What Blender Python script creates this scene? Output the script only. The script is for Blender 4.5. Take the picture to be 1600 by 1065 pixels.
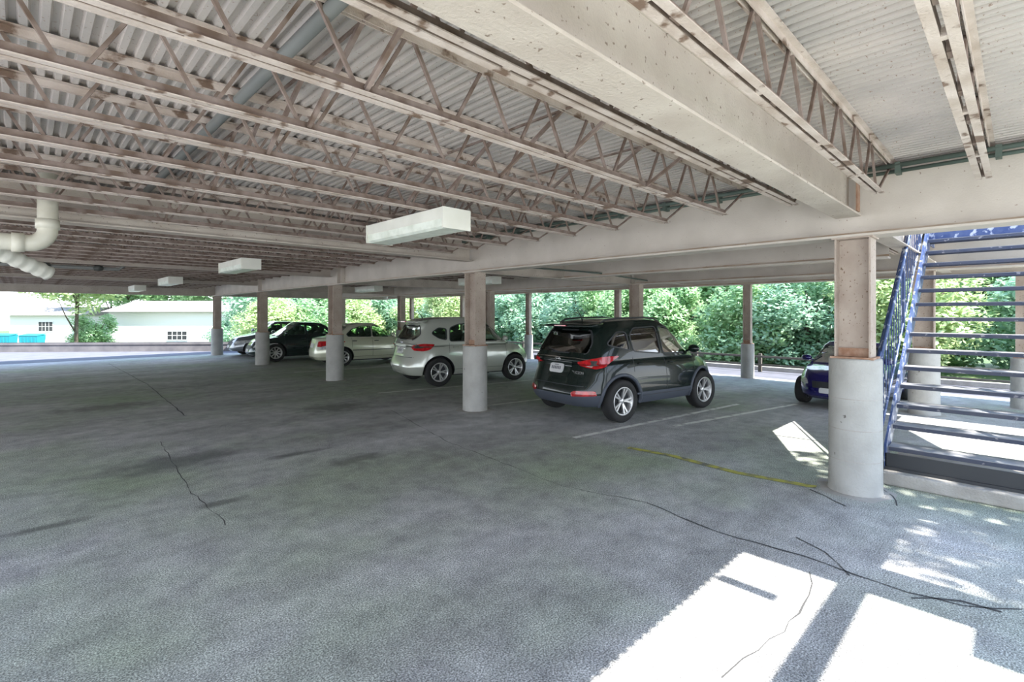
import bpy, bmesh, math, random
from mathutils import Vector, Matrix
from mathutils.bvhtree import BVHTree
from math import sin, cos, pi, radians as R
random.seed(7)
for o in list(bpy.data.objects): bpy.data.objects.remove(o)
SC = bpy.context.scene
COL = SC.collection
# ---------------- camera, world, sun, exposure ----------------
AZ = R(44.45); F = 781.0; EYE = 1.75
cd = bpy.data.cameras.new('camera'); cam = bpy.data.objects.new('camera', cd); COL.objects.link(cam)
cam.location = (0, 0, EYE); cam.rotation_euler = (R(90), 0, -AZ)
cd.sensor_width = 36; cd.lens = 36*F/1600; cd.shift_y = -42.5/1600; cd.clip_end = 400; cd.clip_start = .05
SC.camera = cam
SC.view_settings.view_transform = 'Standard'; SC.view_settings.look = 'None'
SC.view_settings.exposure = 1.95; SC.view_settings.gamma = 1; SC.view_settings.use_curve_mapping = False
SC.cycles.diffuse_bounces = 6; SC.cycles.max_bounces = 12; SC.cycles.transparent_max_bounces = 16
SC.cycles.sample_clamp_indirect = 6
w = bpy.data.worlds.new('sky'); SC.world = w; w.use_nodes = True
nt = w.node_tree; bg = nt.nodes['Background']
tc = nt.nodes.new('ShaderNodeTexCoord'); sx = nt.nodes.new('ShaderNodeSeparateXYZ'); rp = nt.nodes.new('ShaderNodeValToRGB')
nt.links.new(tc.outputs['Generated'], sx.inputs[0]); nt.links.new(sx.outputs['Z'], rp.inputs[0]); nt.links.new(rp.outputs[0], bg.inputs[0])
rp.color_ramp.elements[0].color = (.92, .97, 1, 1); rp.color_ramp.elements[1].color = (.38, .58, 1, 1); rp.color_ramp.elements[1].position = .8
bg.inputs[1].default_value = 1.0
SUN = Vector((.15, -1, 0)).normalized()*cos(R(58.6)) + Vector((0, 0, sin(R(58.6))))
sd = bpy.data.lights.new('sun', 'SUN'); sd.energy = 5.0; sd.angle = R(.6); sd.color = (1, .96, .9)
so = bpy.data.objects.new('sun', sd); COL.objects.link(so); so.rotation_euler = SUN.to_track_quat('Z', 'Y').to_euler(); so.location = (0, -20, 30)

# ---------------- helpers ----------------
def proj(x, y, z=0.0):
    d = sin(AZ)*x + cos(AZ)*y; r = cos(AZ)*x - sin(AZ)*y
    return 800+F*r/d, 490-F*(z-EYE)/d
class MB:
    def __init__(s): s.v = []; s.f = []; s.m = []; s.sm = []
    def add(s, vs, fs, m=0, smooth=False):
        b = len(s.v); s.v += [tuple(v) for v in vs]
        for f in fs: s.f.append([b+i for i in f]); s.m.append(m); s.sm.append(smooth)
    def box(s, x0, x1, y0, y1, z0, z1, m=0, M=None):
        vs = [Vector((x, y, z)) for z in (z0, z1) for y in (y0, y1) for x in (x0, x1)]
        if M: vs = [M @ v for v in vs]
        s.add(vs, [(0, 2, 3, 1), (4, 5, 7, 6), (0, 1, 5, 4), (2, 6, 7, 3), (0, 4, 6, 2), (1, 3, 7, 5)], m)
    def bar(s, a, b, w, h=None, m=0, up=(0, 0, 1)):
        a = Vector(a); b = Vector(b); h = h or w; d = (b-a).normalized(); u = Vector(up)
        if abs(d.dot(u)) > .98: u = Vector((0, 1, 0))
        x = d.cross(u).normalized()*w/2; y = x.cross(d).normalized()*h/2
        s.add([a-x-y, a+x-y, a+x+y, a-x+y, b-x-y, b+x-y, b+x+y, b-x+y],
              [(0, 3, 2, 1), (4, 5, 6, 7), (0, 1, 5, 4), (1, 2, 6, 5), (2, 3, 7, 6), (3, 0, 4, 7)], m)
    def tube(s, pts, r, n=8, m=0, cap=True):
        pts = [Vector(p) for p in pts]; rs = r if isinstance(r, (list, tuple)) else [r]*len(pts)
        rings = []; prev = None
        for i, p in enumerate(pts):
            d = (pts[min(i+1, len(pts)-1)]-pts[max(i-1, 0)]).normalized()
            if prev is None:
                u = d.orthogonal().normalized()
            else: u = (prev-d*prev.dot(d)).normalized()
            prev = u; v = d.cross(u)
            rings.append([p+(u*cos(2*pi*k/n)+v*sin(2*pi*k/n))*rs[i] for k in range(n)])
        vs = [q for r_ in rings for q in r_]; fs = []
        for i in range(len(pts)-1):
            for k in range(n):
                k2 = (k+1) % n; fs.append((i*n+k, i*n+k2, (i+1)*n+k2, (i+1)*n+k))
        b = len(s.v); s.add(vs, fs, m, True)
        if cap:
            s.f.append([b+k for k in range(n)][::-1]); s.m.append(m); s.sm.append(False)
            s.f.append([b+(len(pts)-1)*n+k for k in range(n)]); s.m.append(m); s.sm.append(False)
    def lathe(s, prof, n=32, M=None, m=0, smooth=True):   # prof: (r, z)
        vs = []
        for r, z in prof:
            for k in range(n):
                v = Vector((r*cos(2*pi*k/n), r*sin(2*pi*k/n), z)); vs.append(M @ v if M else v)
        fs = [(i*n+k, i*n+(k+1) % n, (i+1)*n+(k+1) % n, (i+1)*n+k) for i in range(len(prof)-1) for k in range(n)]
        s.add(vs, fs, m, smooth)
    def mesh(s, name):
        me = bpy.data.meshes.new(name); me.from_pydata(s.v, [], s.f)
        me.polygons.foreach_set('material_index', s.m); me.polygons.foreach_set('use_smooth', s.sm); me.update()
        return me
    def build(s, name, mats, parent=None):
        me = s.mesh(name)
        for m in (mats if isinstance(mats, (list, tuple)) else [mats]): me.materials.append(m)
        o = bpy.data.objects.new(name, me); COL.objects.link(o); o.parent = parent
        return o
def tag(o, label=None, cat=None, group=None, kind=None):
    if label: o['label'] = label
    if cat: o['category'] = cat
    if group: o['group'] = group
    if kind: o['kind'] = kind
    return o
def empty(name, loc=(0, 0, 0), rz=0, **k):
    o = bpy.data.objects.new(name, None); COL.objects.link(o); o.location = loc; o.rotation_euler = (0, 0, rz); o.empty_display_size = .2
    return tag(o, **k)
def copy_tree(o, parent=None):
    c = o.copy(); COL.objects.link(c); c.parent = parent
    for ch in list(o.children): copy_tree(ch, c)
    return c
def struct(o): o['kind'] = 'structure'; return o
ORD = ['first', 'second', 'third', 'fourth', 'fifth', 'sixth', 'seventh', 'eighth', 'ninth', 'tenth', 'eleventh', 'twelfth', 'thirteenth', 'fourteenth', 'fifteenth', 'sixteenth', 'seventeenth', 'eighteenth', 'nineteenth', 'twentieth'] + ['twenty-'+a for a in ['first', 'second', 'third', 'fourth', 'fifth', 'sixth', 'seventh', 'eighth', 'ninth']] + ['thirtieth'] + ['thirty-'+a for a in ['first', 'second', 'third', 'fourth', 'fifth', 'sixth', 'seventh', 'eighth', 'ninth']]

# ---------------- materials ----------------
def mat(name, col, rough=.6, metal=0, col2=None, scale=8, bump=0, bscale=None, spots=None, coat=0, detail=6, contrast=(.35, .65), rust=None, stretch=None):
    m = bpy.data.materials.new(name); m.use_nodes = True; N = m.node_tree.nodes; L = m.node_tree.links
    b = N['Principled BSDF']; b.inputs['Roughness'].default_value = rough; b.inputs['Metallic'].default_value = metal
    b.inputs['Base Color'].default_value = (*col, 1)
    if coat: b.inputs['Coat Weight'].default_value = coat; b.inputs['Coat Roughness'].default_value = .03
    t = N.new('ShaderNodeTexCoord'); src = t.outputs['Object']
    if stretch:
        mp = N.new('ShaderNodeMapping'); mp.inputs['Scale'].default_value = stretch; L.new(src, mp.inputs[0]); src = mp.outputs[0]
    out = None
    def noise(sc, det=detail):
        n = N.new('ShaderNodeTexNoise'); n.inputs['Scale'].default_value = sc; n.inputs['Detail'].default_value = det; L.new(src, n.inputs['Vector']); return n
    def ramp(n, lo, hi):
        r = N.new('ShaderNodeValToRGB'); r.color_ramp.elements[0].position = lo; r.color_ramp.elements[1].position = hi; L.new(n.outputs['Fac'], r.inputs[0]); return r
    def mix(a, bcol, fac):
        x = N.new('ShaderNodeMix'); x.data_type = 'RGBA'
        if isinstance(a, tuple): x.inputs['A'].default_value = (*a, 1)
        else: L.new(a, x.inputs['A'])
        x.inputs['B'].default_value = (*bcol, 1); L.new(fac, x.inputs['Factor']); return x.outputs['Result']
    cur = col
    if col2: cur = mix(cur, col2, ramp(noise(scale), *contrast).outputs[0])
    if rust: cur = mix(cur, rust[0], ramp(noise(rust[1]), rust[2], rust[2]+.06).outputs[0])
    if spots: cur = mix(cur, spots[0], ramp(noise(spots[1], 2), spots[2], spots[2]+.04).outputs[0])
    if not isinstance(cur, tuple): L.new(cur, b.inputs['Base Color'])
    if bump:
        bn = N.new('ShaderNodeBump'); bn.inputs['Strength'].default_value = bump; bn.inputs['Distance'].default_value = .02
        L.new(noise(bscale or scale*4).outputs['Fac'], bn.inputs['Height']); L.new(bn.outputs[0], b.inputs['Normal'])
    return m
M = {}
M['paint'] = mat('beige_paint', (.53, .47, .40), .65, col2=(.43, .37, .31), scale=3, bump=.25, bscale=60, spots=((.22, .17, .13), 38, .68))
M['girder'] = mat('girder_paint', (.55, .495, .43), .6, col2=(.47, .42, .36), scale=2.2, bump=.15, bscale=70, spots=((.25, .18, .14), 30, .72))
M['joist'] = mat('joist_paint', (.58, .50, .44), .6, col2=(.42, .34, .28), scale=5, bump=.3, bscale=80, rust=((.17, .11, .075), 7, .575))
M['rod'] = mat('rod_steel', (.26, .20, .17), .7, col2=(.13, .085, .06), scale=9)
M['deck'] = mat('deck_metal', (.56, .50, .45), .5, metal=.0, col2=(.40, .37, .34), scale=1.3, spots=((.30, .22, .17), 60, .66), bump=.1, bscale=50)
M['conc'] = mat('painted_concrete', (.41, .405, .38), .8, col2=(.34, .335, .31), scale=4, bump=.3, bscale=40, spots=((.12, .11, .1), 12, .74))
M['rust'] = mat('rusty_weld', (.28, .15, .09), .8, col2=(.42, .28, .2), scale=14)
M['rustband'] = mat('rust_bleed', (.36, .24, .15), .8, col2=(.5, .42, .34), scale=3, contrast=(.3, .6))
M['slab'] = mat('rough_concrete', (.42, .40, .37), .9, col2=(.33, .31, .28), scale=5, bump=.5, bscale=50)
M['pvc'] = mat('cream_pipe', (.62, .60, .50), .45, col2=(.55, .52, .42), scale=6)
M['duct'] = mat('grey_duct', (.16, .165, .155), .6)
M['dark'] = mat('dark_conduit', (.05, .055, .05), .6)
M['darkgreen'] = mat('green_conduit', (.08, .11, .09), .6)
M['fixt'] = mat('fixture_enamel', (.78, .77, .68), .5, col2=(.70, .69, .60), scale=4)
M['lens'] = mat('fixture_lens', (.80, .84, .74), .35, col2=(.62, .66, .55), scale=9, contrast=(.4, .7))
M['blue'] = mat('blue_steel', (.022, .048, .15), .45, col2=(.06, .09, .19), scale=9, rust=((.42, .44, .50), 11, .56))  # pale flecks: white wear, thickened to paint in the lit stringer
M['tread'] = mat('tread_steel', (.035, .045, .08), .6, col2=(.06, .065, .09), scale=6, rust=((.25, .24, .26), 14, .62))
M['treadtop'] = mat('tread_worn_sunlit_top', (.30, .30, .31), .7, col2=(.2, .2, .21), scale=6)  # top plate lightened for wear and for sunlight painted into its colour
M['tyre'] = mat('rubber', (.018, .018, .018), .8)
M['alloy'] = mat('alloy', (.62, .62, .62), .3, metal=.7)
M['trimb'] = mat('black_trim', (.03, .032, .035), .5)
M['clad'] = mat('grey_cladding', (.055, .065, .085), .55)
M['inner'] = mat('cabin_fabric', (.05, .05, .048), .9)
M['plate'] = mat('plate_white', (.55, .55, .55), .5)
M['platei'] = mat('plate_ink', (.08, .08, .1), .5)
M['chrome'] = mat('chrome', (.75, .75, .75), .15, metal=1)
M['white'] = mat('white_siding', (.75, .75, .73), .8)
M['roofs'] = mat('grey_shingle', (.30, .28, .27), .9, col2=(.22, .2, .2), scale=6)
M['cyan'] = mat('cyan_plastic', (.02, .26, .33), .5)
M['line_w'] = mat('worn_white_paint', (.72, .73, .68), .8, col2=(.34, .34, .33), scale=7, contrast=(.5, .7))
M['line_y'] = mat('worn_yellow_paint', (.42, .40, .08), .8, col2=(.16, .16, .12), scale=6, contrast=(.45, .6))
M['crack'] = mat('crack_filler', (.06, .06, .06), .9)
M['wood'] = mat('weathered_wood', (.11, .10, .085), .9)
M['bark'] = mat('bark', (.10, .085, .06), .9, col2=(.05, .04, .03), scale=12)
def carpaint(name, col, metal=.3): return mat(name, col, .22, metal=metal, coat=1)
def lens_mat(name, col):
    return mat(name, col, .12, coat=.8, col2=tuple(c*.5 for c in col), scale=14)
M['red'] = lens_mat('red_lens', (.55, .015, .02)); M['clear'] = lens_mat('clear_lens', (.6, .62, .62)); M['amber'] = lens_mat('amber_lens', (.5, .16, .04))
def glass(name, tint, amount, mul=1.0):
    m = bpy.data.materials.new(name); m.use_nodes = True; N = m.node_tree.nodes; L = m.node_tree.links
    out = N['Material Output']; N.remove(N['Principled BSDF'])
    tr = N.new('ShaderNodeBsdfTransparent'); tr.inputs[0].default_value = (*tint, 1)
    gl = N.new('ShaderNodeBsdfGlossy'); gl.inputs['Roughness'].default_value = .02
    fr = N.new('ShaderNodeFresnel'); fr.inputs[0].default_value = 1.5
    mp = N.new('ShaderNodeMath'); mp.operation = 'MULTIPLY_ADD'; mp.inputs[1].default_value = mul; mp.inputs[2].default_value = amount
    L.new(fr.outputs[0], mp.inputs[0]); mx = N.new('ShaderNodeMixShader'); L.new(mp.outputs[0], mx.inputs[0])
    L.new(tr.outputs[0], mx.inputs[1]); L.new(gl.outputs[0], mx.inputs[2]); L.new(mx.outputs[0], out.inputs[0]); return m
M['glass'] = glass('clear_window', (.66, .85, .72), .02, .8); M['glassdark'] = glass('privacy_window', (.03, .05, .04), .0, .3)
def leafmat(name, c1, c2, tr=.35):
    m = bpy.data.materials.new(name); m.use_nodes = True; N = m.node_tree.nodes; L = m.node_tree.links
    out = N['Material Output']; N.remove(N['Principled BSDF'])
    t = N.new('ShaderNodeTexCoord'); n = N.new('ShaderNodeTexNoise'); n.inputs['Scale'].default_value = 2.5; n.inputs['Detail'].default_value = 5; L.new(t.outputs['Object'], n.inputs['Vector'])
    r = N.new('ShaderNodeValToRGB'); r.color_ramp.elements[0].position = .35; r.color_ramp.elements[1].position = .65
    r.color_ramp.elements[0].color = (*c1, 1); r.color_ramp.elements[1].color = (*c2, 1); L.new(n.outputs['Fac'], r.inputs[0])
    d = N.new('ShaderNodeBsdfDiffuse'); tl = N.new('ShaderNodeBsdfTranslucent'); L.new(r.outputs[0], d.inputs[0]); L.new(r.outputs[0], tl.inputs[0])
    g = N.new('ShaderNodeBsdfGlossy'); g.inputs['Roughness'].default_value = .35; g.inputs['Color'].default_value = (.6, .7, .6, 1)
    m1 = N.new('ShaderNodeMixShader'); m1.inputs[0].default_value = tr; L.new(d.outputs[0], m1.inputs[1]); L.new(tl.outputs[0], m1.inputs[2])
    m2 = N.new('ShaderNodeMixShader'); m2.inputs[0].default_value = .06; L.new(m1.outputs[0], m2.inputs[1]); L.new(g.outputs[0], m2.inputs[2])
    L.new(m2.outputs[0], out.inputs[0]); return m
M['leafA'] = leafmat('leaf_mid_green', (.24, .40, .20), (.48, .68, .38), .5)
M['leafB'] = leafmat('leaf_blue_green', (.22, .38, .25), (.44, .64, .46), .5)
M['leafC'] = leafmat('leaf_yellow_green', (.34, .46, .20), (.62, .72, .40), .5)
M['grass'] = mat('bank_grass', (.04, .09, .03), .9, col2=(.09, .12, .04), scale=3, bump=.6, bscale=30)
def asphalt():
    m = bpy.data.materials.new('worn_asphalt'); m.use_nodes = True; N = m.node_tree.nodes; L = m.node_tree.links
    b = N['Principled BSDF']; b.inputs['Roughness'].default_value = .72
    t = N.new('ShaderNodeTexCoord'); src = t.outputs['Object']
    def noise(sc, det=8, vec=None, rough=.6):
        n = N.new('ShaderNodeTexNoise'); n.inputs['Scale'].default_value = sc; n.inputs['Detail'].default_value = det; n.inputs['Roughness'].default_value = rough
        L.new(vec or src, n.inputs['Vector']); return n.outputs['Fac']
    def ramp(f, pts):
        r = N.new('ShaderNodeValToRGB'); e = r.color_ramp.elements
        while len(e) < len(pts): e.new(.5)
        for el, (p, c) in zip(e, pts): el.position = p; el.color = (*c, 1)
        L.new(f, r.inputs[0]); return r.outputs[0]
    def mix(a, b_, f, mode='MIX'):
        x = N.new('ShaderNodeMix'); x.data_type = 'RGBA'; x.blend_type = mode
        for k, v in (('A', a), ('B', b_)):
            if isinstance(v, tuple): x.inputs[k].default_value = (*v, 1)
            else: L.new(v, x.inputs[k])
        if isinstance(f, float): x.inputs['Factor'].default_value = f
        else: L.new(f, x.inputs['Factor'])
        return x.outputs['Result']
    mp = N.new('ShaderNodeMapping'); mp.inputs['Rotation'].default_value = (0, 0, R(-20)); mp.inputs['Scale'].default_value = (.55, 1.6, 1); L.new(src, mp.inputs[0])
    base = ramp(noise(.55, 7, mp.outputs[0]), [(.3, (.26, .26, .245)), (.5, (.36, .36, .35)), (.7, (.48, .48, .475))])
    green_cast = ramp(noise(.22, 4), [(.45, (0, 0, 0)), (.62, (1, 1, 1))])  # green tint of reflected light painted into the asphalt in soft patches
    c = mix(base, (.28, .325, .235), green_cast)
    c = mix(c, ramp(noise(3.5, 10, None, .75), [(.3, (.6, .6, .6)), (.7, (1.3, 1.3, 1.3))]), 1.0, 'MULTIPLY')
    sp = ramp(noise(105, 2), [(.33, (.22, .22, .23)), (.5, (1, 1, 1)), (.68, (2.2, 2.2, 2.25))])
    c = mix(c, sp, .85, 'MULTIPLY')
    # oil stains with their own places
    def blob(x, y, rx, ry, col, c, seed):
        v = N.new('ShaderNodeMapping'); v.inputs['Location'].default_value = (-x/rx, -y/ry, 0); v.inputs['Scale'].default_value = (1/rx, 1/ry, 0); L.new(src, v.inputs[0])
        ln = N.new('ShaderNodeVectorMath'); ln.operation = 'LENGTH'; L.new(v.outputs[0], ln.inputs[0])
        nn = noise(3.2+seed*.37, 6); ad = N.new('ShaderNodeMath'); ad.operation = 'MULTIPLY_ADD'; L.new(nn, ad.inputs[0]); ad.inputs[1].default_value = 1.6; L.new(ln.outputs['Value'], ad.inputs[2])
        f = ramp(ad.outputs[0], [(.0, (1, 1, 1)), (.62, (1, 1, 1)), (1.0, (0, 0, 0))])
        sc = N.new('ShaderNodeMath'); sc.operation = 'MULTIPLY'; sc.inputs[1].default_value = 1.0
        f2 = N.new('ShaderNodeMapRange'); f2.inputs['From Min'].default_value = 1.75; f2.inputs['From Max'].default_value = 1.15; f2.inputs['To Max'].default_value = .6; L.new(ad.outputs[0], f2.inputs['Value'])
        return mix(c, col, f2.outputs[0])
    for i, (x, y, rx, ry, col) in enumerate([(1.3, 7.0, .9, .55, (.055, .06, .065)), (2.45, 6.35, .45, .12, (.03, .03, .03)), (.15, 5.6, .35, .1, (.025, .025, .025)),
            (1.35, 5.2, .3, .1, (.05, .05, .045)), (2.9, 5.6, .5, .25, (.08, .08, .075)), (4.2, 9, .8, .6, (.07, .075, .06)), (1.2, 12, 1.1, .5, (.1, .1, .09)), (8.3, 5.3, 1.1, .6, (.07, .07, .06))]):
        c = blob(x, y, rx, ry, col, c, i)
    L.new(c, b.inputs['Base Color'])
    bn = N.new('ShaderNodeBump'); bn.inputs['Strength'].default_value = .5; bn.inputs['Distance'].default_value = .012; L.new(noise(120, 3), bn.inputs['Height']); L.new(bn.outputs[0], b.inputs['Normal'])
    return m
M['asphalt'] = asphalt()
M['outer'] = mat('outer_asphalt', (.085, .088, .105), .85, col2=(.115, .115, .135), scale=2, bump=.3, bscale=60)
M['wallc'] = mat('stained_wall_concrete', (.10, .095, .10), .9, col2=(.15, .14, .14), scale=2)
M['post'] = mat('post_paint', (.44, .37, .31), .65, col2=(.34, .27, .22), scale=3, bump=.25, bscale=60, spots=((.18, .12, .08), 38, .66))
M['bounce_apron'] = mat('bounce_concrete', (.55, .54, .52), .9, col2=(.48, .47, .45), scale=1, bump=.1)

# ---------------- ground ----------------
XG, XM, XP = 5.9, 11.3, 14.2            # column lines
YEND = 24.3
g = MB(); g.box(-2.5, 14.5, -6, 24.6, -.4, 0); fl = struct(g.build('floor', M['asphalt']))
g = MB(); g.box(-40, -2.5, -30, 60, -.4, -.004); g.box(-2.5, 30, -40, -6, -.4, -.004); struct(g.build('bounce_pavement', M['bounce_apron']))  # unseen bright ground added to bounce sunlight up onto the ceiling
g = MB()   # far lot between the building and the low wall
g.add([(-2.5, 27.5, 0), (7.5, 24.2, 0), (16.8, 27.5, 0), (16.8, 29, 0), (8.5, 24.9, 0)][:0], [])
g.box(14.5, 16.8, -6, 27.5, -.4, -.002); g.box(-2.5, 14.5, 24.6, 27.5, -.4, -.002); g.add([(-2.5, 27.5, -.002), (-2.5, 36, -.002), (-1, 33.2, -.002), (5.4, 27.5, -.002)], [(0, 3, 2, 1)])
struct(g.build('outer_pavement', M['outer']))
g = MB()   # lower ground outside
g.add([(-60, 26, -1.6), (120, 26, -1.6), (120, 140, -1.6), (-60, 140, -1.6)], [(0, 1, 2, 3)])
g.add([(16.8, -40, -.05), (18.2, -40, .12), (24, -40, -.3), (70, -40, -1), (16.8, 60, -.05), (18.2, 60, .12), (24, 60, -.3), (70, 60, -1)], [(0, 1, 5, 4), (1, 2, 6, 5), (2, 3, 7, 6)])
struct(g.build('grass_bank', M['grass']))
# low retaining wall
def wallseg(name, a, b, th, z0, z1, m):
    a = Vector((*a, 0)); b = Vector((*b, 0)); d = (b-a); L_ = d.length; ang = math.atan2(d.y, d.x)
    mb = MB(); mb.box(0, L_, -th/2, th/2, z0, z1); mb.box(-.02, L_+.02, -th/2-.03, th/2+.03, z1-.1, z1+.0, 0)
    o = mb.build(name, m); o.location = a; o.rotation_euler = (0, 0, ang); return o
struct(wallseg('wall_far', (-4.5, 36.0), (8.2, 24.9+.3), .25, -1.6, .42, M['wallc']))
struct(wallseg('wall_far', (8.2, 25.2), (17, 28.2), .25, -1.6, .40, M['wallc']))
# painted lines and cracks
def ribbon(name, pts, wdt, z, m, jitter=0, parent=None):
    mb = MB(); P = [Vector((*p, 0)) for p in pts]; Q = []
    for a, b in zip(P[:-1], P[1:]):
        n = max(1, int((b-a).length/.12)) if jitter else 1
        Q += [a.lerp(b, k/n) for k in range(n)]
    Q.append(P[-1])
    if jitter: Q = [q+Vector((random.uniform(-1, 1)*jitter, random.uniform(-1, 1)*jitter, 0)) for q in Q]
    vs = []
    for i, q in enumerate(Q):
        d = (Q[min(i+1, len(Q)-1)]-Q[max(i-1, 0)]).normalized(); nrm = Vector((-d.y, d.x, 0)); ww = wdt*(random.uniform(.3, 1.3) if jitter else 1)/2
        vs += [q+nrm*ww+Vector((0, 0, z)), q-nrm*ww+Vector((0, 0, z))]
    mb.add(vs, [(2*i, 2*i+1, 2*i+3, 2*i+2) for i in range(len(Q)-1)]); return mb.build(name, m, parent)
for (a, b, wd) in [((5.56, 4.42), (9.9, 3.84), .09), ((7.2, 3.8), (10.7, 3.05), .09), ((5.6, 9.93), (9.6, 9.05), .08), ((5.9, 7.2), (9.2, 6.6), .07), ((5.8, 15.2), (9.6, 14.6), .09)]:
    ribbon('parking_line', [a, b], wd, .004, M['line_w'], parent=fl)
ribbon('yellow_line', [(5.66, 3.6), (5.72, 3.0), (5.62, 2.2), (5.72, 1.45)], .10, .004, M['line_y'], parent=fl)
def gp(u, v, z=0):      # ground point seen at a pixel, used only to read measured positions off the photograph
    d = (EYE-z)*F/(v-490); r = (u-800)/F*d
    return (sin(AZ)*d+cos(AZ)*r, cos(AZ)*d-sin(AZ)*r)
CR = [([(1010, 785), (1120, 830), (1250, 868), (1330, 895), (1420, 925), (1500, 945), (1598, 952)], .028), ([(1245, 840), (1290, 862), (1330, 900)], .022), ([(1268, 895), (1266, 930), (1225, 985), (1165, 1030), (1130, 1062)], .016),
      ([(610, 640), (700, 690), (880, 760), (1010, 785)], .014), ([(1265, 765), (1290, 775), (1320, 790)], .03), ([(1375, 762), (1395, 775), (1400, 790)], .02),
      ([(170, 568), (230, 600), (290, 650)], .03), ([(250, 690), (300, 770), (355, 820)], .014), ([(1420, 932), (1500, 938), (1560, 955)], .03)]
for pts, wd in CR: ribbon('crack', [gp(*p) for p in pts], wd*.6, .003, M['crack'], .014, parent=fl)

# ---------------- deck ----------------
def deck(name, x0, x1, y0, y1, z=3.165):
    mb = MB(); p = .0762; n = int((x1-x0)/p); vs = []
    for i in range(n+1):
        for dx, dz in ((0, 0), (.030, 0), (.040, .026), (.0665, .026)):
            x = min(x0+i*p+dx, x1)
            vs += [(x, y0, z+dz), (x, y1, z+dz)]
    k = len(vs)//2
    mb.add(vs, [(2*i, 2*i+1, 2*i+3, 2*i+2) for i in range(k-1)])
    mb.box(x0, x1, y0, y1, z+.03, z+.13, 1)
    return struct(mb.build(name, [M['deck'], M['slab']]))
deck('ceiling', -2.6, 5.93, -.49, YEND)
deck('ceiling', 4.08, 5.93, -1.09, -.49)  # unseen deck plate added to cut the far edge of the sun patch
deck('ceiling', 4.08, 4.52, -2.4, -1.09)  # unseen plate strip added to shade the ground beyond the sun patch
deck('ceiling', 3.76, 4.08, -2.4, -1.8)  # unseen plate added to step the corner of the sun patch
deck('ceiling', -11, -2.6, 7.2, YEND)  # unseen deck extension added to darken the far bay
deck('ceiling', 5.93, 14.4, 1.15, YEND)
g = MB(); P_ = [(5.95, 1.15), (5.95, -.6), (6.87, -.06), (8.44, .83), (8.75, 1.15)]  # unseen slab wedge added to trim the sun patch beside the stairs
g.add([(x, y, z) for z in (3.165, 3.29) for x, y in P_], [(4, 3, 2, 1, 0), (5, 6, 7, 8, 9)]+[(i, (i+1) % 5, 5+(i+1) % 5, 5+i) for i in range(5)]); struct(g.build('ceiling', M['slab']))
deck('ceiling', 11.2, 14.4, -2.5, 1.15)

# ---------------- steel members ----------------
def wbeam_x(mb, x0, x1, y, zb, zt, bf, tf=.016, tw=.012):      # runs along X
    mb.box(x0, x1, y-bf/2, y+bf/2, zb, zb+tf); mb.box(x0, x1, y-bf/2, y+bf/2, zt-tf, zt); mb.box(x0, x1, y-tw/2, y+tw/2, zb+tf, zt-tf)
def wbeam_y(mb, y0, y1, x, zb, zt, bf, tf=.022, tw=.014):
    mb.box(x-bf/2, x+bf/2, y0, y1, zb, zb+tf); mb.box(x-bf/2, x+bf/2, y0, y1, zt-tf, zt); mb.box(x-tw/2, x+tw/2, y0, y1, zb+tf, zt-tf)
def girder(x, y0, y1, label, zb=2.5, bf=.28, stiff=()):
    mb = MB(); wbeam_y(mb, y0, y1, x, zb, 3.105, bf)
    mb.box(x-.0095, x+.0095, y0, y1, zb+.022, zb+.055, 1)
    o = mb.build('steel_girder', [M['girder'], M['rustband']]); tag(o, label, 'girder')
    for ys in stiff:
        s = MB(); s.box(x-bf/2+.01, x+bf/2-.01, ys-.008, ys+.008, zb+.022, 3.083); s.build('stiffener', M['girder'], o)
    return o
YC = [1.2, 7.0, 12.75, 18.5, 24.1]
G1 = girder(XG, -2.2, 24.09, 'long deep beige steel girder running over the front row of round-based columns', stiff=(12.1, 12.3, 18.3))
for yy in (11.95, 12.05):
    for k in range(4): bm_ = MB(); bm_.lathe([(0, .0), (.018, .0), (.018, .02), (0, .02)], 8, Matrix.Translation((XG-.007, yy+.25, 2.62+k*.11)) @ Matrix.Rotation(-pi/2, 4, 'Y')); bm_.build('bolt', M['rust'], G1)
for yy in (7.5, 7.62):
    for k in range(2): bm_ = MB(); bm_.lathe([(0, .0), (.016, .0), (.016, .02), (0, .02)], 8, Matrix.Translation((XG-.007, yy, 2.98-k*.07)) @ Matrix.Rotation(-pi/2, 4, 'Y')); bm_.build('bolt', M['rust'], G1)
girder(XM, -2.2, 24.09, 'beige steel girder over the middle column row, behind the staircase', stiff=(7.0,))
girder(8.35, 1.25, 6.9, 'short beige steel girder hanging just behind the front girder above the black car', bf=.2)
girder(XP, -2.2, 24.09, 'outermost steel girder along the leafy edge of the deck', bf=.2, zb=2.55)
def xbeam(x0, x1, y, zb, zt, bf, label, clip=True):
    mb = MB(); wbeam_x(mb, x0, x1, y, zb, zt, bf)
    o = mb.build('steel_beam', M['paint']); tag(o, label, 'beam')
    return o
B1 = xbeam(-2.6, 5.83, 1.2, 2.70, 3.11, .215, 'thick beige steel beam crossing the upper right toward the nearest column')
c = MB(); c.box(5.72, 5.82, 1.10, 1.115, 2.74, 3.08); c.build('clip_angle', M['rust'], B1)
B2 = xbeam(-2.6, 5.83, 7.05, 2.70, 3.11, .215, 'beige steel cross beam above the second nearest column, left of the girder')
xbeam(-2.6, 5.83, 12.8, 2.72, 3.11, .2, 'beige cross beam meeting the girder at the third nearest column')
xbeam(-2.6, 5.83, 18.5, 2.72, 3.11, .2, 'beige cross beam meeting the girder at the fourth nearest column')
mb = MB(); wbeam_x(mb, -2.6, 14.3, 24.2, 2.5, 3.11, .2); tag(mb.build('steel_beam', M['paint']), 'edge beam closing the far end of the deck above the low wall', 'beam')
xbeam(5.97, 11.2, 1.12, 2.62, 3.11, .2, 'beige steel beam leading from the nearest column back beside the stair opening')
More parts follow.
